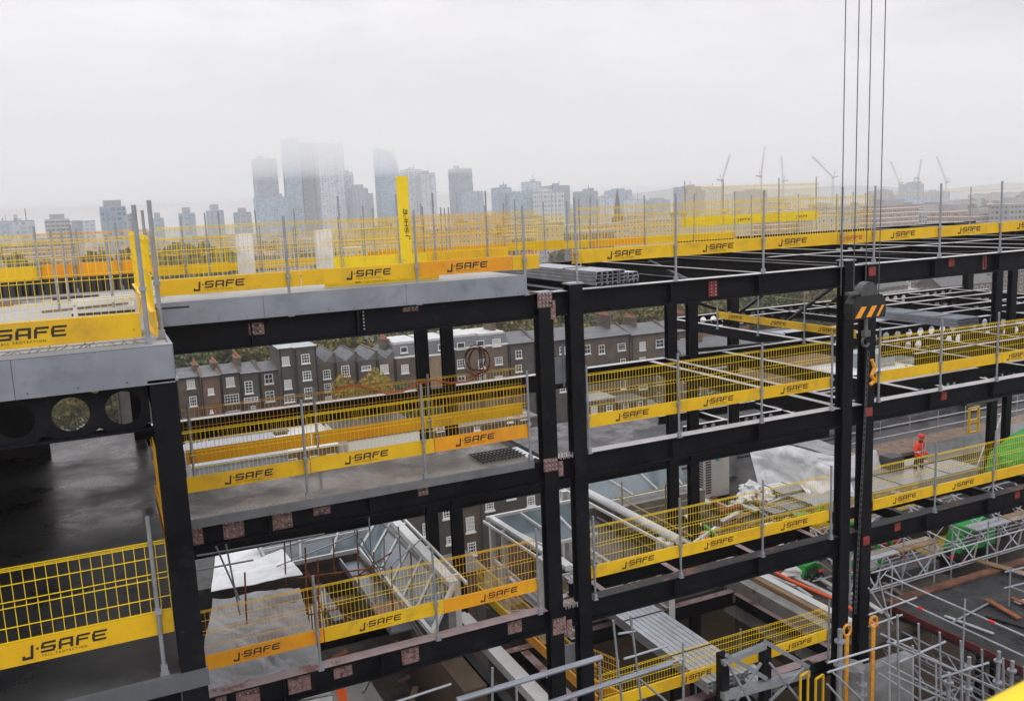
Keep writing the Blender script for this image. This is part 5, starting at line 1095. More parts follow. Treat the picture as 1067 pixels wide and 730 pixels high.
def terrace(u0, u1, ve, vr, m, style, wins, label, Y=130, depth=9, chim=(), roofm=slate, group='old brick houses behind the site', step=0):
    Y = Y+step; a, b = PY(u0, ve, Y), PY(u1, ve, Y); x0, x1 = a.x, b.x-.03; ze = (a.z+b.z)/2; zr = PY((u0+u1)/2, vr, Y+depth*.5).z
    h = empty('brick_house', ((x0+x1)/2, Y, ZG), label, 'house', group)
    if style == 'gable':
        MB().box((x0, Y, ZG), (x1, Y+depth, ze)).build('wall', m, h)
        r = MB().prism([(x0-.05, Y-.35, ze+.003), (x0-.05, Y+depth/2, zr), (x0-.05, Y+depth+.35, ze+.003)], (x1-x0+.06, 0, 0)); r.build('roof', roofm, h)
        MB().box((x0, Y-.42, ze-.12), (x1, Y-.352, ze+.02)).build('gutter', leadm if step else steel, h)
        for xx in (x0, x1-.3): MB().prism([(xx, Y-.2, ze+.02), (xx, Y+depth/2, zr+.35), (xx, Y+depth+.2, ze+.02)], (.3, 0, 0)).build('parapet', m, h)
    elif style == 'hip':
        MB().box((x0, Y, ZG), (x1, Y+depth, ze)).build('wall', m, h)
        mb = MB(); xi = (x1-x0)*.3; n = 0
        mb.v = [(x0-.2, Y-.2, ze+.01), (x1+.2, Y-.2, ze+.01), (x1+.2, Y+depth, ze+.01), (x0-.2, Y+depth, ze+.01), (x0+xi, Y+depth/2, zr), (x1-xi, Y+depth/2, zr)]
        mb.f = [(0,1,5,4), (1,2,5), (2,3,4,5), (3,0,4), (3,2,1,0)]; mb.build('roof', leadm, h)
    elif style == 'butterfly':
        MB().box((x0, Y, ZG), (x1, Y+depth, ze)).build('wall', m, h)
        xm = (x0+x1)/2
        MB().prism([(x0, Y, ze+.003), (xm, Y, ze+.003), (x0, Y, zr)], (0, depth, 0)).build('roof', roofm, h)
        MB().prism([(xm+.01, Y, ze+.003), (x1, Y, ze+.003), (x1, Y, zr)], (0, depth, 0)).build('roof', roofm, h)
        MB().box((x0-.2, Y-.1, ze-.2), (x0+.12, Y+depth, zr+.25)).build('parapet', m, h)
    elif style == 'mansard':
        MB().box((x0, Y, ZG), (x1, Y+depth, ze)).build('wall', m, h)
        MB().prism([(x0, Y+.02, ze+.003), (x0, Y+.9, zr), (x0, Y+depth-.9, zr), (x0, Y+depth, ze+.003)], (x1-x0, 0, 0)).build('roof', slate, h)
        MB().box((x0+.3, Y+1.0, zr+.004), (x1-.2, Y+depth-1, zr+.35)).build('flat_roof', whiteroof, h)
        MB().box((x0, Y-.1, ze-.18), (x1, Y-.003, ze+.12)).build('cornice', whitep, h)
    for x, zt in chim: chimney(h, x0+(x1-x0)*x, Y+depth*.45, ze, zr+zt, 1.5)
    dp = MB(); 
    for fx in (.03, .97): dp.tube((x0+(x1-x0)*fx, Y-.12, ZG), (x0+(x1-x0)*fx, Y-.12, ze-.1), .08, 6)
    dp.build('drain_pipe', steel, h)
    for w in wins: win(h, *w[:4], Y if len(w) < 6 else Y+w[5], *(w[4] if len(w) > 4 else (2, 2)))
    return h
W = lambda l, s, ox, oy: [(ox+(a+c)/2/s, oy+(b+d)/2/s, (c-a)/s, (d-b)/s)+tuple(r) for a, b, c, d, *r in l]
A1 = lambda *l: W(l, 7.3, 180, 330); A2 = lambda *l: W(l, 7.3, 300, 330); B1 = lambda *l: W(l, 3.944, 400, 310); C1 = lambda *l: W(l, 6.08, 600, 310)
g33 = (3, 3)
terrace(120, 183, 398, 388, brick_c, 'gable', [], 'old dark brick house mostly hidden behind the wing column')
terrace(183, 208.5, 393, 385, brick_a, 'gable', A1((110,470,165,545,g33), (130,600,180,680,g33)), 'old brown brick house with two white sash windows nearest the wing column', chim=((.95, .6),))
terrace(208.5, 229.5, 390.5, 383, brick_d, 'gable', A1((270,540,310,590), (285,705,305,730)), 'narrow red patched brick house with one small window left of the tall house', step=-1.5, chim=((.9, .7),))
terrace(229.5, 250, 388.5, 378, brick_a, 'gable', A1((408,455,465,530,(3,4)), (398,585,500,660,(5,3)), (408,712,508,735,(4,1))), 'brown brick house with a wide many paned window below a tall sash')
terrace(250, 270, 387, 377, brick_c, 'gable', A1((550,485,605,585,(2,4)), (545,610,645,645,(4,2)), (595,675,628,715)), 'dark brick house with a tall narrow window and a wide low one', chim=((.1, .9),), step=-.7)
terrace(270, 290.5, 386, 376, brick_a, 'gable', A1((700,430,760,510), (708,560,770,645,(2,3)), (720,695,770,715,(2,1))), 'brown brick house directly left of the tall hipped house', chim=())
terrace(290.5, 306.5, 362.5, 355, brick_c, 'hip', A1((832,300,885,370,g33), (850,475,902,548,g33), (848,585,925,650,g33)), 'tall dark house with a pale hipped roof, its left half', step=-2.5, depth=8)
terrace(306.5, 329, 361, 354.5, brick_c, 'hip', A2((103,280,163,355,g33), (115,410,175,482,g33), (128,535,185,620,g33)), 'tall dark house with a pale hipped roof, its right half', step=-3.2, depth=8)
terrace(329, 349, 378, 363, brick_a, 'butterfly', A2((268,400,323,473,g33), (278,503,328,572,g33), (285,600,335,655,(3,2))), 'brown brick house with three stacked sash windows left of the orange tree')
terrace(349, 371.5, 376, 363, brick_a, 'butterfly', A2((408,367,467,455,(3,4))), 'brown brick house whose tall window shows just above the orange tree')
terrace(371.5, 393, 375, 362, brick_c, 'butterfly', A2((560,370,630,405,(3,2))), 'dark brick house hidden by the orange tree except its eaves')
terrace(393, 411, 373.5, 361, brick_a, 'butterfly', A2((703,360,763,433,g33)), 'brown brick house right of the orange tree with one sash window', chim=((.95, 1.2),))
terrace(411, 441, 371, 354, brick_a, 'mansard', A2((862,360,917,430,g33), (855,226,908,274,(1,1))), 'brick house with a white box roof extension and one grey dormer window')
terrace(441, 472, 369, 351, brick_b, 'mansard', B1((222,190,246,216,(1,1)), (300,252,333,290,g33), (303,320,335,360)), 'yellow brick house seen between the two rear columns', step=-.6)
terrace(472, 500, 362, 347, brick_a, 'mansard', B1((300,183,333,212,(1,1)), (380,175,412,205,(1,1)), (387,252,415,290,(4,4)), (392,310,418,347,(3,4))), 'brown brick house with two white dormers right of the rear columns', chim=((.1, 1.3),))
terrace(500, 530, 359, 345, brick_a, 'mansard', B1((445,168,480,200,(1,1)), (455,243,487,275,(4,3)), (455,320,487,350,g33)), 'brown brick house with one white dormer and a white roof edge', chim=((.75, 1.6),))
terrace(530, 557, 357, 344, brick_c, 'gable', B1((540,215,567,250,(2,2)), (540,275,567,305)), 'dark brick house with slate roof just left of the twin columns')
terrace(557, 607, 354, 341, brick_c, 'gable', B1((720,200,745,232), (722,360,748,388)), 'dark brick house seen between the twin columns')
terrace(607, 657, 350.5, 338.5, brick_a, 'gable', C1((48,297,93,357,(2,2)), (143,297,183,357,(2,2)), (262,288,316,335,(1,3)), (160,430,205,445,(1,1)), (280,385,315,425,(2,2)), (280,515,315,580,(2,1))), 'wide brown brick house with three top windows right of the twin columns', chim=((.05, 1.2), (.72, 1.8)))
terrace(657, 697, 347, 335, brick_a, 'gable', C1((400,278,442,335,(2,3)), (503,263,560,316,(2,2)), (400,375,443,415,(2,2)), (503,365,560,400,(3,2)), (505,480,565,555,(1,2)), (395,555,455,580,(2,1))), 'brown brick house with a rooflight between two yellow edged parapets', chim=((.35, 1.1),))
terrace(697, 738, 344, 331, brick_a, 'gable', C1((660,258,690,317,(1,3)), (785,250,805,297,(1,2)), (785,320,805,355,(1,1)), (665,545,710,600,(1,2))), 'brown brick house behind the right pair of rear columns', chim=((.6, 1.1),))
terrace(738, 742.5, 345, 333, brick_c, 'gable', [], 'thin slice of dark brick house before the yellow end wall')
terrace(742.5, 778, 343, 331, brick_b, 'mansard', C1((905,120,930,178,(1,2))), 'yellow brick end house with a white striped roof terrace', step=-4)
# lower back additions and garden walls
def lowhouse(u0, u1, vt, Y, d, m, rm, wins, label, zb=ZG, cat='house', name='back_extension', group='low back extensions behind the site'):
    a = PY(u0, vt, Y); b = PY(u1, vt, Y); z = (a.z+b.z)/2
    h = empty(name, (a.x, Y, zb), label, cat, group); MB().box((a.x, Y, zb), (b.x, Y+d, z-.25)).build('wall', m, h)
    MB().box((a.x-.15, Y-.15, z-.245), (b.x+.15, Y+d+.1, z)).build('roof', rm, h)
    for w in wins: win(h, *w[:4], Y, *(w[4] if len(w) > 4 else (2, 2)))
    return h
D1 = lambda *l: W(l, 5.215, 600, 380)
lowhouse(611, 641, 415, 124, 5, brick_a, leadm, D1((82,222,118,268), (165,218,198,250)), 'flat roofed extension with two small windows right of the twin columns')
lowhouse(645, 674, 417, 124, 5, brick_c, stonegrey, D1((255,203,287,250), (335,195,365,240)), 'flat roofed extension with a white roof edge beside two small windows')
lowhouse(676, 699, 424, 123, 6, brick_b, leadm, D1((437,290,480,355,(2,3))), 'grey roofed extension above a white glazed door')
lowhouse(616, 664, 436, 126, 4, brick_c, whiteroof, D1((90,350,125,385), (175,340,205,380), (262,325,308,370,(2,2))), 'long low extension with a white parapet over the paved yards')
E3 = lambda *l: W(l, 4.45, 180, 420)
lowhouse(254, 352, 469, 100, 8, brick_d, whiteroof, E3((453,262,502,288,(2,2)), (533,255,577,278,(2,2)), (637,240,682,262,(2,2)), (712,232,757,250,(2,2))), 'low red brown building with four white framed windows seen through the orange mesh', group=None)
lowhouse(275, 352, 462.5, 109, 10, whitep, whiteroof, [], 'low building with a white roof edge beyond the four windowed one')
lowhouse(362, 440, 451, 104, 12, whitep, decksteel, [], 'long low roof with dark panels between white edges behind the walkway barrier')
lowhouse(196, 216, 455, 96, 5, whitep, leadm, E3((90,158,142,205,(3,3))), 'small cream bay with a gridded window beside the wing column')
lowhouse(220, 300, 453, 112, 7, brick_c, stonegrey, [], 'long grey flat roof behind the orange mesh near the wing')
lowhouse(200, 300, 478, 84, 9, galvplate, galvplate, [], 'pale sheeted low roof right behind the orange mesh near the wing', cat='shed', name='shed')
lowhouse(440, 560, 441, 110, 8, brick_c, stonegrey, B1((370,520,392,545), (560,470,585,500), (215,520,245,548), (505,490,530,512)), 'long low grey roofed building behind the walkway barrier near the twin columns')
for k, (u0, v0, u1, v1) in enumerate(((625, 448, 646, 464), (663, 443, 684, 458), (640, 446, 643, 452), (700, 440, 716, 450), (598, 452, 612, 464))):
    a, b = PZ(u0, v0, -38.5), PZ(u1, v1, -38.5)
    single('garden_wall', MB().bar((a.x, a.y, -39.5), (b.x, b.y, -39.5), .35, 2.2), brick_d, (a.x, a.y, ZG), f'{ORD[k]} red brown garden wall between the paved yards behind the site', 'garden wall', 'garden walls')
for k, (ua, ub, vv, yy) in enumerate(((418, 505, 600, 62), (505, 600, 606, 60))):
    lowhouse(ua, ub, vv, yy, 4, brick_c if k else brick_d, darkroof, [], f'{ORD[k]} low dark yard building below the mansion blocks seen under the walkway', group='low yard buildings')
lb = lowhouse(420, 470, 497, 75, 8, brick_c, leadm, [], 'dark brick mansion block seen under the walkway left of the rear columns', group='nearer brick blocks')
T4 = lambda *l: W(l, 3.944, 340, 500)
for w in T4((390,83,418,125), (478,107,515,158,(3,4)), (395,172,423,232,(3,4)), (493,228,528,262,(4,3))): win(lb, *w[:4], 75, *(w[4] if len(w) > 4 else (3, 4)))
lb = lowhouse(470.5, 500, 494, 75.5, 8, brick_a, leadm, [], 'brown brick mansion block seen between the rear columns under the walkway', group='nearer brick blocks')
for w in T4((568,52,603,102), (573,147,608,215,(2,2)), (580,252,615,310,(2,2))): win(lb, *w[:4], 75.5, 3, 4)
lb = lowhouse(500.5, 575, 491, 75, 8, brick_c, leadm, [], 'dark brick mansion block right of the rear columns with four sash windows', group='nearer brick blocks')
for w in T4((653,83,688,125), (740,25,775,78), (823,62,857,106)): win(lb, *w[:4], 75, 3, 4)
win(lb, 584, 515, 8, 10, 75, 3, 4)
# ------------------------------------------------------------------ trees
def tree_mesh(seed, n, m, h=10., rw=4.2, leaf=.5, lobes=16):
    r = random.Random(seed); mb = MB(); cen = []
    for _ in range(lobes):
        a = r.uniform(0, 2*PI); q = math.sqrt(r.random())*rw*.72; z = h*r.uniform(.38, .88); q *= 1.15-abs(z/h-.58)*1.1
        cen.append((q*math.cos(a), q*math.sin(a), z, r.uniform(.22, .42)*rw))
    for _ in range(n):
        cx, cy, cz, cr = r.choice(cen); th, ph = r.uniform(0, 2*PI), math.acos(r.uniform(-1, 1)); q = cr*(r.random()**.4)
        c = Vector((cx+q*math.sin(ph)*math.cos(th), cy+q*math.sin(ph)*math.sin(th), cz+q*math.cos(ph)*.8)); s = leaf*r.uniform(.5, 1.1)
        a = Vector((r.gauss(0,1), r.gauss(0,1), r.gauss(0,1))).normalized(); b = a.orthogonal().normalized(); d = a.cross(b); k = len(mb.v)
        mb.v += [tuple(c+b*s), tuple(c+d*s*.7), tuple(c-b*s), tuple(c-d*s*.7)]; mb.f.append((k, k+1, k+2, k+3))
    me = bpy.data.meshes.new('crown'); me.from_pydata(mb.v, [], mb.f); me.materials.append(m)
    tk = MB(); tk.tube((0,0,0), (0,0,h*.45), h*.028, 8, h*.018)
    for cx, cy, cz, cr in cen[:7]: tk.tube((0, 0, h*.35), (cx*.8, cy*.8, cz), h*.012, 5, h*.004)
    return me, tk.mesh('trunk', bark)
TM = [tree_mesh(1, 9000, leaf_o, leaf=.17, lobes=22), tree_mesh(2, 8000, leaf_g, leaf=.17), tree_mesh(3, 8000, leaf_y, leaf=.18, lobes=20), tree_mesh(4, 8000, leaf_g, leaf=.18), tree_mesh(5, 8000, leaf_y, leaf=.18)]
FM = [tree_mesh(6, 420, leaf_y, leaf=.9, lobes=9), tree_mesh(7, 420, leaf_g, leaf=.9, lobes=9)]
def tree(loc, k, s, label, group=None, far=False, sz=1.):
    cr, tr = (FM if far else TM)[k]; t = empty('tree', loc, label, 'tree', group, random.uniform(0, 6.28)); t.scale = (s, s, s*sz)
    link('crown', cr, t); link('trunk', tr, t); return t
p = PY(378, 420, 118); tree((p.x, 118, ZG), 0, 1.25, 'orange yellow autumn tree in front of the old brick terrace', sz=1.62)
p = PY(421, 420, 121); tree((p.x, 121, ZG), 1, 1.15, 'dark green tree right of the orange autumn tree', sz=1.6)
p = PY(440, 420, 122); tree((p.x, 122, ZG), 1, .95, 'smaller dark green tree beside the rear column', sz=1.8)
p = PY(290, 450, 108); tree((p.x, 108, ZG), 3, 1.15, 'small green tree in the yard behind the orange mesh')
tl = random.Random(21)
for k in range(26):
    x = -12+k*6.6+tl.uniform(-2, 2); y = tl.uniform(147, 168); kk = tl.choice((2, 3, 4, 2))
    tree((x, y, ZG), kk, tl.uniform(2.0, 2.6), ('olive yellow' if kk in (2, 4) else 'dark green')+' tree rising behind the roofs of the old brick terrace', 'trees behind the old terrace '+('olive' if kk in (2,4) else 'green'))
# ------------------------------------------------------------------ the city beyond
FAC = [facade_mat('brick_facade', (.10, .065, .045), (.15, .10, .07), (.03, .033, .04), 2.6, 3.0, .42, .5, (.5, .5, .48)),
       facade_mat('cream_facade', (.33, .31, .26), (.42, .40, .36), (.06, .065, .07), 2.8, 3.0, .4, .5, (.65, .65, .62)),
       facade_mat('grey_facade', (.26, .26, .26), (.34, .33, .32), (.05, .055, .06), 3.0, 3.1, .6, .45),
       facade_mat('orange_brick_facade', (.26, .13, .07), (.32, .17, .10), (.08, .08, .08), 3.2, 3.0, .55, .5, (.6, .58, .55), (.62, .6, .57)),
       facade_mat('dark_brick_facade', (.075, .06, .05), (.11, .09, .07), (.03, .03, .035), 2.4, 2.9, .4, .5, (.45, .45, .43))]
ROOFS = [slate, slate, whiteroof, leadm, darkroof, terracotta, orangetile]
def block(x, y, w, d, h, rz, fm, rf, pitched, label, group, chim=True, cat='house', name='town_house'):
    t = empty(name, (x, y, ZG), label, cat, group, rz)
    link('wall', MB().box((-w/2, -d/2, 0), (w/2, d/2, h)).mesh('wall', fm), t)
    if pitched:
        rr_ = link('roof', MB().prism([(-w/2-.2, -d/2-.4, h+.01), (-w/2-.2, 0, h+d*.36), (-w/2-.2, d/2+.4, h+.01)], (w+.4, 0, 0)).mesh('roof', rf), t)
        if chim:
            n = max(1, min(4, int(w/9)))
            for i in range(n): xx = -w/2+w*(i+.5)/n; link('chimney', MB().box((xx-.4, -.9, h+d*.2), (xx+.4, .9, h+d*.36+1.4)).mesh('chimney', brick_d), rr_)
    else:
        rr_ = link('roof', MB().box((-w/2-.1, -d/2-.1, h+.003), (w/2+.1, d/2+.1, h+.5)).mesh('roof', rf), t)
        link('roof_plant', MB().box((-w*.2, -d*.2, h+.51), (w*.1, d*.25, h+2.6)).box((w*.2, -d*.3, h+.51), (w*.32, d*.1, h+1.7)).mesh('roof_plant', galvplate), t)
    return t
# nearer blocks seen on the right between the floors
def uv_block(u, v, Y, w, d, h, fm, rf, pitched, label, rz=0.):
    p = PY(u, v, Y); return block(p.x, Y+d/2, w, d, p.z-ZG-(d*.36 if pitched else .5), rz, fm, rf, pitched, label, 'blocks seen right of the site')
uv_block(812, 303, 185, 30, 14, 0, FAC[0], orangetile, True, 'brick block with orange tiled roof behind the running away barrier', .05)
uv_block(856, 300, 200, 26, 14, 0, FAC[1], orangetile, True, 'cream block with orange tiled roof left of the hook block', .05)
uv_block(936, 303, 210, 20, 16, 0, FAC[1], leadm, False, 'pale cream flat roofed block right of the hook block under the top beam')
uv_block(985, 306, 215, 52, 10, 0, FAC[4], darkroof, True, 'long dark terrace right of the pale cream block')
uv_block(1035, 300, 240, 44, 14, 0, FAC[2], whiteroof, False, 'grey block with white roof between the far right columns')
uv_block(1010, 372, 95, 34, 10, 0, FAC[3], orangetile, False, 'orange brick building seen through the round beam holes at the right', .03)
uv_block(940, 385, 90, 20, 10, 0, FAC[1], whiteroof, False, 'cream building seen through the round beam holes right of the column pair', .03)
uv_block(850, 362, 100, 18, 8, 0, brick_b, leadm, False, 'yellow brick wall building behind the mesh left of the column pair')
uv_block(1060, 345, 110, 34, 12, 0, FAC[2], leadm, False, 'low grey roofed building at the right edge behind the far column')
uv_block(960, 345, 130, 60, 14, 0, FAC[0], stonegrey, False, 'wide low brick building beyond the duct bundle')
uv_block(800, 350, 115, 30, 12, 0, FAC[4], slate, True, 'slate roofed brick building beyond the running away barrier')
rg = random.Random(33)
names = ['brown brick', 'cream rendered', 'grey', 'orange brick', 'dark brick']
cnt = 0
Yv = 215.
while Yv < 1500 and cnt < 290:
    x = (-.17*Yv-12) if Yv > 430 else .62*Yv
    while x < 1.72*Yv+20 and cnt < 290:
        w = rg.uniform(.05, .10)*Yv+8 if Yv < 700 else rg.uniform(.05, .085)*Yv+8
        if rg.random() < .93:
            k = rg.choice((0, 0, 4, 4, 1, 2, 0)); tall = rg.random() < (.10 if Yv < 420 else .22)
            h = rg.uniform(8.5, 13) if not tall else rg.uniform(17, 30); pit = not tall and rg.random() < .8
            if Yv < 260: h = min(h, 12)
            if tall: k = rg.choice((1, 2, 3, 3, 1))
            rf = rg.choice(ROOFS[:2]+[terracotta, slate, orangetile] if Yv > 330 else [slate, slate, darkroof, leadm]) if pit else rg.choice((whiteroof, leadm, darkroof))
            block(x+w/2, Yv+rg.uniform(-8, 8), w*.92 if not tall else min(w*.8, 55), rg.uniform(9, 13), h, rg.uniform(-.22, .22)+(.5*PI if rg.random() < .12 else 0), FAC[k], rf, pit, f'{names[k]} {"pitched roof row of houses" if pit else "flat roofed block"} in the hazy town beyond the barriers', f'{names[k]} {"rows" if pit else "blocks"} in the hazy town', Yv < 650)
            cnt += 1
        x += w+rg.uniform(1, 8)
    Yv *= rg.uniform(1.10, 1.15)
tg = 0
for k, (u, v, Y) in enumerate(((165, 258, 420), (180, 255, 430), (196, 250, 440), (212, 252, 430), (228, 256, 420), (240, 262, 380), (590, 258, 380), (612, 256, 400), (1010, 238, 430), (1055, 240, 330), (970, 250, 330), (470, 262, 420), (505, 258, 450), (20, 262, 420), (110, 258, 420), (350, 262, 430), (760, 240, 500), (905, 245, 420))):
    p = PY(u, v, Y); tree((p.x, Y, ZG), k % 2, (p.z-ZG)/9.3, f'{ORD[k % 16]} big {"olive" if k % 2 == 0 else "green"} tree clump {"in the first" if k < 16 else "in the last"} run across the hazy town', 'big town trees', far=True)
for k in range(270):
    y = 260*(6.**rg.random()); x = rg.uniform(-.17, 1.7)*y; kk = rg.choice((0, 1))
    tree((x, y, ZG), kk, rg.uniform(1.0, 1.7)*(1+y/900), ('olive' if kk == 0 else 'green')+' tree standing among the hazy houses beyond the site', 'town trees '+('olive' if kk == 0 else 'green'), far=True, sz=.75)
# estate blocks and landmark buildings on the middle distance, left to right
def uvb(u0, u1, vt, Y, d, fm, label, name='tower_block', rz=0., crown=None, cat='tower block', zb=ZG):
    a, b = PY(u0, vt, Y), PY(u1, vt, Y); w = (b.x-a.x); t = empty(name, ((a.x+b.x)/2, Y+d/2, zb), label, cat, None, rz)
    z = (a.z+b.z)/2
    link('wall', MB().box((-w/2, -d/2, 0), (w/2, d/2, z-zb)).mesh('wall', fm), t)
    if crown:
        f, hh = crown; link('crown', MB().box((-w*f/2, -d*f/2, z-zb+.01), (w*f/2, d*f/2, z-zb+hh)).mesh('crown', leadm), t)
    else: link('roof', MB().box((-w/2, -d/2, z-zb+.01), (w/2, d/2, z-zb+1.2)).mesh('roof', leadm), t)
    if name == 'tower_block' and w > 12:
        H_ = z-zb; rq = random.Random(label); nf = rq.choice((2, 3)) if H_ > 130 else rq.choice((3, 4, 5)); H_ = z-zb
        for i in range(nf+1): x_ = -w/2+w*i/nf; link('fin', MB().box((x_-.5, -d/2-.9, 6), (x_+.5, -d/2-.01, H_-rq.uniform(0, 3))).mesh('fin', rq.choice((leadm, fm, whiteroof))), t)
        if not crown:
            for i in range(rq.choice((1, 2, 3))): x_ = rq.uniform(-.35, .25)*w; link('roof_plant', MB().box((x_, -d*.3, H_+1.21), (x_+w*rq.uniform(.1, .3), d*.2, H_+rq.uniform(2.5, 6.5))).mesh('roof_plant', fm), t)
            link('mast', MB().tube((w*.2, 0, H_+1.2), (w*.2, 0, H_+rq.uniform(8, 14)), .35, 5).mesh('mast', steel), t)
    return t, w, z
TG = [facade_mat('glass_tower', (.30, .37, .45), (.34, .42, .50), (.12, .18, .25), 4.2, 4.0, .7, .6),  # tower colours paled to carry part of the distance haze
      facade_mat('pale_tower', (.52, .54, .58), (.58, .60, .63), (.20, .25, .31), 5.2, 4.0, .5, .6),
      facade_mat('dark_tower', (.26, .30, .36), (.32, .36, .41), (.11, .15, .19), 4.0, 4.0, .55, .6),
      facade_mat('banded_tower', (.48, .47, .45), (.52, .51, .5), (.08, .09, .1), 60., 3.4, .98, .45),
      facade_mat('diagrid_tower', (.55, .56, .57), (.6, .6, .6), (.12, .17, .2), 6., 6.5, .5, .5)]
SK = [ # u0,u1,vtop,Y,depth,mat,label,crown
 (-4, 9, 231, 1500, 30, 0, 'pale blue distant block at the left edge of the skyline', None),
 (11, 33, 231, 900, 30, 1, 'plain grey tower block second from the left edge of the skyline', None),
 (46, 72, 228, 850, 30, 3, 'banded grey office block on the left skyline with a smaller top storey', (.6, 4)),
 (74, 86, 231, 1000, 25, 2, 'small dark block between the banded office and the glass drum block', None),
 (87, 98, 231, 1050, 20, 1, 'small pale block just left of the glass block with rounded top', None),
 (104, 131, 215, 800, 30, 0, 'green glass office block with stepped rounded crown on the left', (.7, 5)),
 (131, 139, 224, 1000, 20, 2, 'slim grey slab touching the crowned green glass office', None),
 (158, 171, 227, 1300, 26, 0, 'first small twin topped glass tower left of the high cluster', (.5, 7)),
 (187, 203, 222, 1300, 26, 0, 'second twin topped glass tower left of the high cluster', (.5, 8)),
 (217, 232, 219, 1300, 26, 0, 'third twin topped glass tower left of the high cluster', (.5, 8)),
 (245, 262, 221, 1300, 26, 2, 'squat dark tower beside the high cluster', (.5, 6)),
 (265, 288, 166, 1500, 34, 2, 'leftmost high tower of the cluster fading into cloud', None),
 (266, 299, 206, 1460, 30, 0, 'broad podium block below the leftmost high tower', None),
 (295, 311.5, 146, 1500, 30, 0, 'tallest slim blue tower fading into the cloud', None),
 (312, 331, 150, 1520, 34, 2, 'dark blue tower right beside the tallest one', None),
 (331, 357, 150, 1480, 34, 1, 'pale ribbed tower of the high cluster with cut top', None),
 (357, 368, 180, 1500, 24, 1, 'lower pinkish slab on the side of the pale ribbed tower', None),
 (367, 383, 196, 1450, 28, 2, 'stepped grey tower right of the pale ribbed tower', (.6, 6)),
 (383, 389, 202, 1450, 20, 2, 'thin dark block right of the stepped grey tower', None),
 (423, 439, 177, 1400, 30, 1, 'pale grey tower right of the upright yellow board', None),
 (439.5, 454, 181, 1380, 30, 1, 'rounded pale tower with dark edge next to the pale grey tower', None),
 (473, 491, 176, 1450, 28, 2, 'slanted grey tower with a lower shoulder in mid skyline', None),
 (480, 503, 200, 1430, 28, 0, 'lower shoulder block before the slanted grey tower', None),
 (519, 532.5, 196, 1200, 26, 0, 'blue green glass block first of the central row', None),
 (533, 562, 202, 1180, 28, 0, 'wide glass block in the central row', None),
 (550, 563, 190, 1300, 24, 1, 'beige block peeping over the wide glass block', None),
 (563, 588, 200, 1150, 26, 4, 'block with pale diamond pattern facade in the central row', None),
 (572, 593, 194, 1260, 26, 2, 'grey slab behind the diamond patterned block', None),
 (605, 623, 200, 1200, 26, 2, 'grey square block left of the church spire', None),
 (624, 638, 206, 1200, 24, 1, 'low pale block left of the church spire', None),
 (638, 658, 198, 1300, 26, 0, 'glass block right behind the church spire', (.5, 3)),
 (658, 673, 208, 1250, 24, 1, 'low grey block right of the church spire', None),
 (680, 698, 208, 1200, 24, 2, 'low domed dark block right of the spire', (.6, 3)),
 (712, 730, 195, 1200, 28, 2, 'dark grey twin slab block in the right centre', None),
 (730, 734, 199, 1200, 20, 2, 'narrow step on the dark grey twin slab block', None),
 (737, 751, 198, 1300, 26, 1, 'misty pale block under the first tower crane', None),
 (752, 778, 204, 1350, 30, 1, 'misty low block between the first two tower cranes', None),
 (776, 799, 199, 1250, 30, 2, 'dark low block by the second tower crane', None),
 (805, 845, 205, 1400, 30, 1, 'pale low slab between the cranes', None),
 (915, 930, 199, 1300, 24, 2, 'dark small tower just right of the hoist ropes', None),
 (931, 946, 204, 1300, 24, 1, 'low pale block right of the hoist ropes', None),
 (948, 962, 192, 1250, 24, 0, 'blue glass tower right of the hoist ropes', None),
 (965, 990, 200, 1400, 24, 2, 'low dark slab right of the blue glass tower', None),
 (570, 655, 236, 420, 14, 'c', 'long cream terrace with many chimneys behind the right barriers', None),
 (655, 728, 230, 470, 14, 'c', 'tall cream mansion row right of the post in mid distance', None),
 (735, 792, 226, 520, 14, 'c', 'cream mansion block under the first crane', None),
 (600, 640, 243, 360, 12, 'b', 'brick terrace in front of the long cream terrace', None),
 (917, 957, 214, 420, 16, 'o', 'orange and white banded flats just right of the hoist ropes', (.5, 4)),
 (957, 985, 222, 500, 16, 'g', 'grey flats between the two orange and white ones', None),
 (990, 1018, 219, 380, 16, 'o', 'orange and white banded flats in the middle right', (.6, 4)),
 (1019, 1052, 222, 360, 16, 'o', 'wider orange and white banded flats near the right edge', (.5, 3)),
 (1054, 1075, 214, 340, 14, 'g', 'grey flats cut by the right edge of the picture', None),
 (800, 842, 222, 420, 14, 'o', 'orange and white flats behind the deep yellow boards', None),
 (850, 885, 226, 400, 14, 'c', 'cream flats just left of the hoist ropes', None)]
fm_ = {'c': FAC[1], 'b': FAC[0], 'o': FAC[3], 'g': FAC[2]}
for u0, u1, vt, Y, d, m, lab, cr in SK:
    uvb(u0, u1, vt, Y, d, fm_[m] if isinstance(m, str) else TG[m], lab, rz=0 if u1-u0 > 40 else random.Random(lab).uniform(-.12, .12), crown=cr, name='tower_block' if not isinstance(m, str) else 'flats', cat='tower' if not isinstance(m, str) else 'block of flats')
# tapering tower behind the upright board
a, b = PY(391, 155, 1500), PY(412, 155, 1500); w = b.x-a.x; t = empty('tower_block', ((a.x+b.x)/2, 1500, ZG), 'tower with a curved tapering side just left of the upright yellow board', 'tower')
hz = a.z-ZG; link('wall', MB().prism([(-w/2, -15, 0), (w/2, -15, 0), (w/2, -15, hz*.72), (w*.36, -15, hz*.88), (w*.1, -15, hz*.97), (-w/2, -15, hz)], (0, 30, 0)).mesh('wall', TG[0]), t); link('mast', MB().tube((w*.4, 0, hz*.8), (w*.4, 0, hz*1.02), .6, 6).mesh('mast', steel), t)
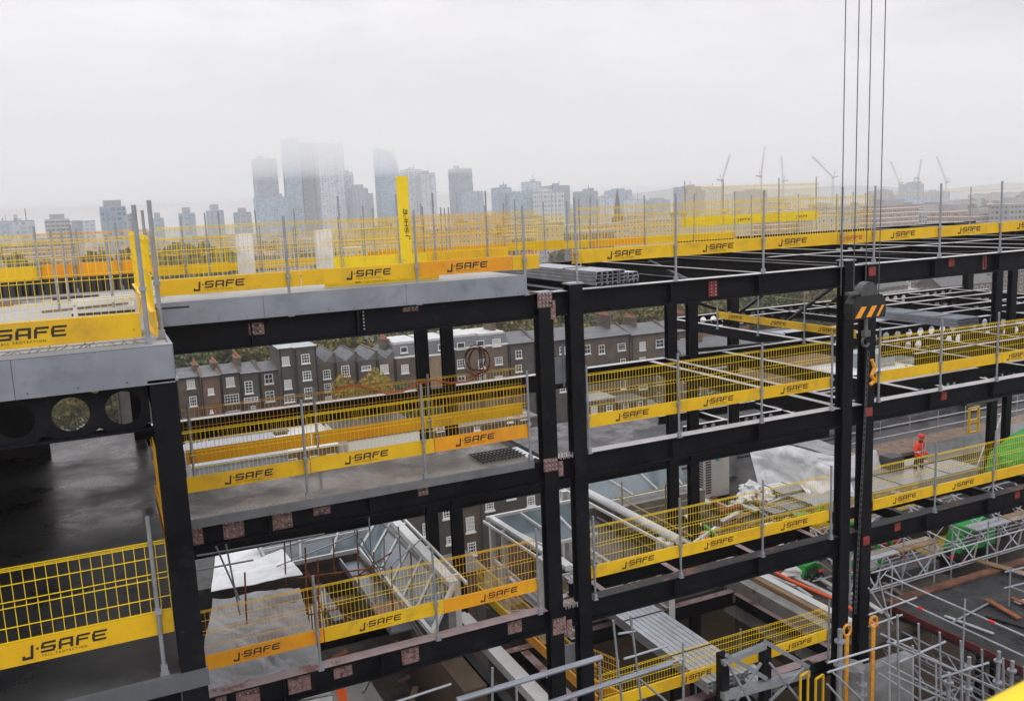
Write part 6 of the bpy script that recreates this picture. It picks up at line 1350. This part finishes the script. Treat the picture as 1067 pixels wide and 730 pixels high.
# church spire
p = PY(643, 196, 700); t = empty('church_spire', (p.x, 700, ZG), 'slender dark church spire rising over the hazy town', 'church')
link('tower', MB().box((-4, -4, 0), (4, 4, p.z-ZG-26)).mesh('tower', brick_c), t); link('spire', MB().tube((0,0,p.z-ZG-26), (0,0,p.z-ZG), 3.9, 8, .15).mesh('spire', slate), t)
link('nave', MB().box((-10, -30, 0), (10, -4.1, 14)).prism([(-10.5, -30, 14.01), (10.5, -30, 14.01), (0, -30, 22)], (0, 25.8, 0)).mesh('nave', brick_c), t)
# tower cranes
cm = mat('crane_paint', (.32, .19, .17), .6); cm2 = mat('crane_paint_pale', (.4, .4, .38), .6)
def crane(u, vb, vt_cab, ju, jv, Y, m, label):
    c = PY(u, vt_cab, Y); j = PY(ju, jv, Y); base = ZG; t = empty('tower_crane', (c.x, Y, base), label, 'tower crane', None)
    def lat(name, p, q, s, n, r=.22):
        mb = MB(); p = Vector(p); q = Vector(q); d = (q-p); _, _, sd, up = mb.frame(p, q)
        cs = [sd*s/2+up*s/2, sd*s/2-up*s/2, -sd*s/2-up*s/2, -sd*s/2+up*s/2]
        for cc in cs: mb.bar(p+cc, q+cc, r, r)
        for i in range(n):
            for k in range(4): mb.bar(p+d*(i/n)+cs[k], p+d*((i+1)/n)+cs[(k+1) % 4], r*.6, r*.6)
        return mb.build(name, m, t)
    lat('mast', (c.x, Y, base), (c.x, Y, c.z), 2.0, 24); lat('jib', (c.x, Y, c.z+2), (j.x, Y, j.z), 1.6, 14)
    sx = 1 if j.x > c.x else -1
    MB().box((c.x-2*sx, Y-1.2, c.z), (c.x+1.4*sx, Y+1.2, c.z+2.4)).build('cab', m, t); MB().bar((c.x, Y, c.z+1.5), (c.x-10*sx, Y, c.z+3), 1.4, 1.8).build('counterweight', m, t)
    MB().bar((c.x-2*sx, Y, c.z+2), (c.x-4*sx, Y, c.z+11), .5, .5).tube((c.x-4*sx, Y, c.z+11), (j.x, Y, j.z), .12, 4).tube((c.x-4*sx, Y, c.z+11), (c.x-9*sx, Y, c.z+3), .12, 4).build('tie', m, t)
crane(752.5, 0, 189, 761, 160, 1150, cm, 'hazy tower crane with jib tipped right above the misty pale block')
crane(793, 0, 185, 797, 152, 1150, cm, 'hazy tower crane with an almost upright jib in the right centre')
crane(816, 0, 190, 814, 162, 1150, cm2, 'small pale tower crane with upright jib right of the almost upright one')
crane(868, 0, 186, 846, 163, 1000, cm2, 'pale tower crane with jib raised to the left, left of the hoist ropes')
crane(937, 0, 192, 928, 168, 1150, cm2, 'faint tower crane with jib leaning left just right of the hoist ropes')
crane(957, 0, 187, 960, 166, 1150, cm, 'faint reddish crane above the blue glass tower')
crane(986, 0, 191, 976, 163, 1100, cm2, 'pale crane with jib leaning left at the far right')
# ground and hills
gs = MB(); gs.box((-6000, -400, ZG-2), (9000, 9000, ZG)); tag(gs.build('ground', ground_m, None), kind='structure')
tag(MB().box((52, 98, ZG+.004), (105, 126, ZG+.02)).build('paved_yard', stonegrey, None), kind='structure')
hl = MB(); rows = []
rh_ = random.Random(8)
for j in range(7):
    row = []
    for i in range(60):
        x = -1500+i*160; hgt = (52+26*math.sin(i*.23+1)+12*math.sin(i*.71))*(math.sin(PI*j/6)**.8)*(min(1, max(.12, (x-200)/3500)))
        row.append((x, 3700+j*220, ZG+hgt*1.6))
    rows.append(row)
hl.sheet(rows, 1.0); tag(hl.build('hills', mat('hill_green', (.06, .07, .05), .95, 0, .3, .01), None), kind='structure')
# site ground
tag(MB().box((-40, -5, ZG+.01), (60, 60, ZG+.05)).build('site_ground', dirt, None), kind='structure')

# ------------------------------------------------------------------ air
def volume(name, a, b, dens, col, aniso=.0, kind='stuff'):
    m = bpy.data.materials.new(name); m.use_nodes = True; N = m.node_tree.nodes; L = m.node_tree.links; N.remove(N['Principled BSDF'])
    v = N.new('ShaderNodeVolumePrincipled'); v.inputs['Density'].default_value = dens; v.inputs['Color'].default_value = (*col, 1); v.inputs['Anisotropy'].default_value = aniso
    L.new(v.outputs[0], N['Material Output'].inputs['Volume'])
    o = MB().box(a, b).build(name, m, None); tag(o, kind=kind); return o
volume('haze', (-2500, -120, ZG-3), (7000, 3300, 175), .00030, (.97, .97, .975))
volume('low_cloud', (-2400, 420, 62), (6900, 3200, 170), .0024, (.97, .97, .98))
# ------------------------------------------------------------------ sky and light
w = bpy.data.worlds.new('World'); bpy.context.scene.world = w; w.use_nodes = True
N = w.node_tree.nodes; L = w.node_tree.links; bg = N['Background']
tc = N.new('ShaderNodeTexCoord'); sp = N.new('ShaderNodeSeparateXYZ'); L.new(tc.outputs['Generated'], sp.inputs[0])
nz = N.new('ShaderNodeTexNoise'); nz.inputs['Scale'].default_value = 3.2; nz.inputs['Detail'].default_value = 8; nz.inputs['Roughness'].default_value = .6
mp = N.new('ShaderNodeMapping'); mp.inputs['Scale'].default_value = (1, 1, 3.5); L.new(tc.outputs['Generated'], mp.inputs[0]); L.new(mp.outputs[0], nz.inputs['Vector'])
md = N.new('ShaderNodeMath'); md.operation = 'MULTIPLY_ADD'; L.new(nz.outputs['Fac'], md.inputs[0]); md.inputs[1].default_value = .30; L.new(sp.outputs[2], md.inputs[2])
rp = N.new('ShaderNodeValToRGB'); e = rp.color_ramp.elements
nz2 = N.new('ShaderNodeTexNoise'); nz2.inputs['Scale'].default_value = 2.6; nz2.inputs['Detail'].default_value = 9; nz2.inputs['Roughness'].default_value = .62; nz2.inputs['Distortion'].default_value = .6; L.new(mp.outputs[0], nz2.inputs['Vector'])
mr2 = N.new('ShaderNodeMapRange'); mr2.inputs['From Min'].default_value = .3; mr2.inputs['From Max'].default_value = .7; mr2.inputs['To Min'].default_value = .70; mr2.inputs['To Max'].default_value = 1.20; L.new(nz2.outputs['Fac'], mr2.inputs['Value'])
e[0].position = 0.04; e[0].color = (.86, .82, .82, 1); e[1].position = .95; e[1].color = (2.5, 2.55, 2.65, 1)
for p_, c_ in ((.17, (.78, .75, .76, 1)), (.25, (.60, .595, .625, 1)), (.35, (1.12, 1.12, 1.14, 1)), (.48, (1.45, 1.16, 1.19, 1)), (.64, (1.9, 1.93, 2.0, 1))): q = e.new(p_); q.color = c_
L.new(md.outputs[0], rp.inputs[0])
sky = N.new('ShaderNodeTexSky'); sky.sky_type = 'NISHITA'; sky.sun_disc = False; sky.sun_elevation = math.radians(38); sky.sun_rotation = math.radians(200); sky.dust_density = 4
L.new(mr2.outputs[0], bg.inputs['Strength']); L.new(rp.outputs[0], bg.inputs['Color'])
bg2 = N.new('ShaderNodeBackground'); bg2.inputs['Strength'].default_value = .05; L.new(sky.outputs[0], bg2.inputs['Color'])
mxs = N.new('ShaderNodeMixShader'); mxs.inputs[0].default_value = .12; L.new(bg.outputs[0], mxs.inputs[1]); L.new(bg2.outputs[0], mxs.inputs[2]); L.new(mxs.outputs[0], N['World Output'].inputs['Surface'])
sl = bpy.data.lights.new('sun', 'SUN'); sl.energy = .55; sl.angle = math.radians(25); sl.color = (1, .97, .93)
so = bpy.data.objects.new('sun', sl); C.objects.link(so); az, el = math.radians(200), math.radians(38)
so.rotation_euler = Vector((math.sin(az)*math.cos(el), math.cos(az)*math.cos(el), math.sin(el))).to_track_quat('Z', 'Y').to_euler()
s = bpy.context.scene
s.view_settings.view_transform = 'Standard'; s.view_settings.look = 'None'; s.view_settings.exposure = -0.08; s.view_settings.gamma = 1
s.cycles.use_denoising = True; s.cycles.max_bounces = 6; s.cycles.diffuse_bounces = 3; s.cycles.volume_bounces = 4; s.cycles.use_adaptive_sampling = True; s.cycles.adaptive_threshold = .02
s.cycles.transparent_max_bounces = 8; s.cycles.caustics_reflective = False; s.cycles.caustics_refractive = False
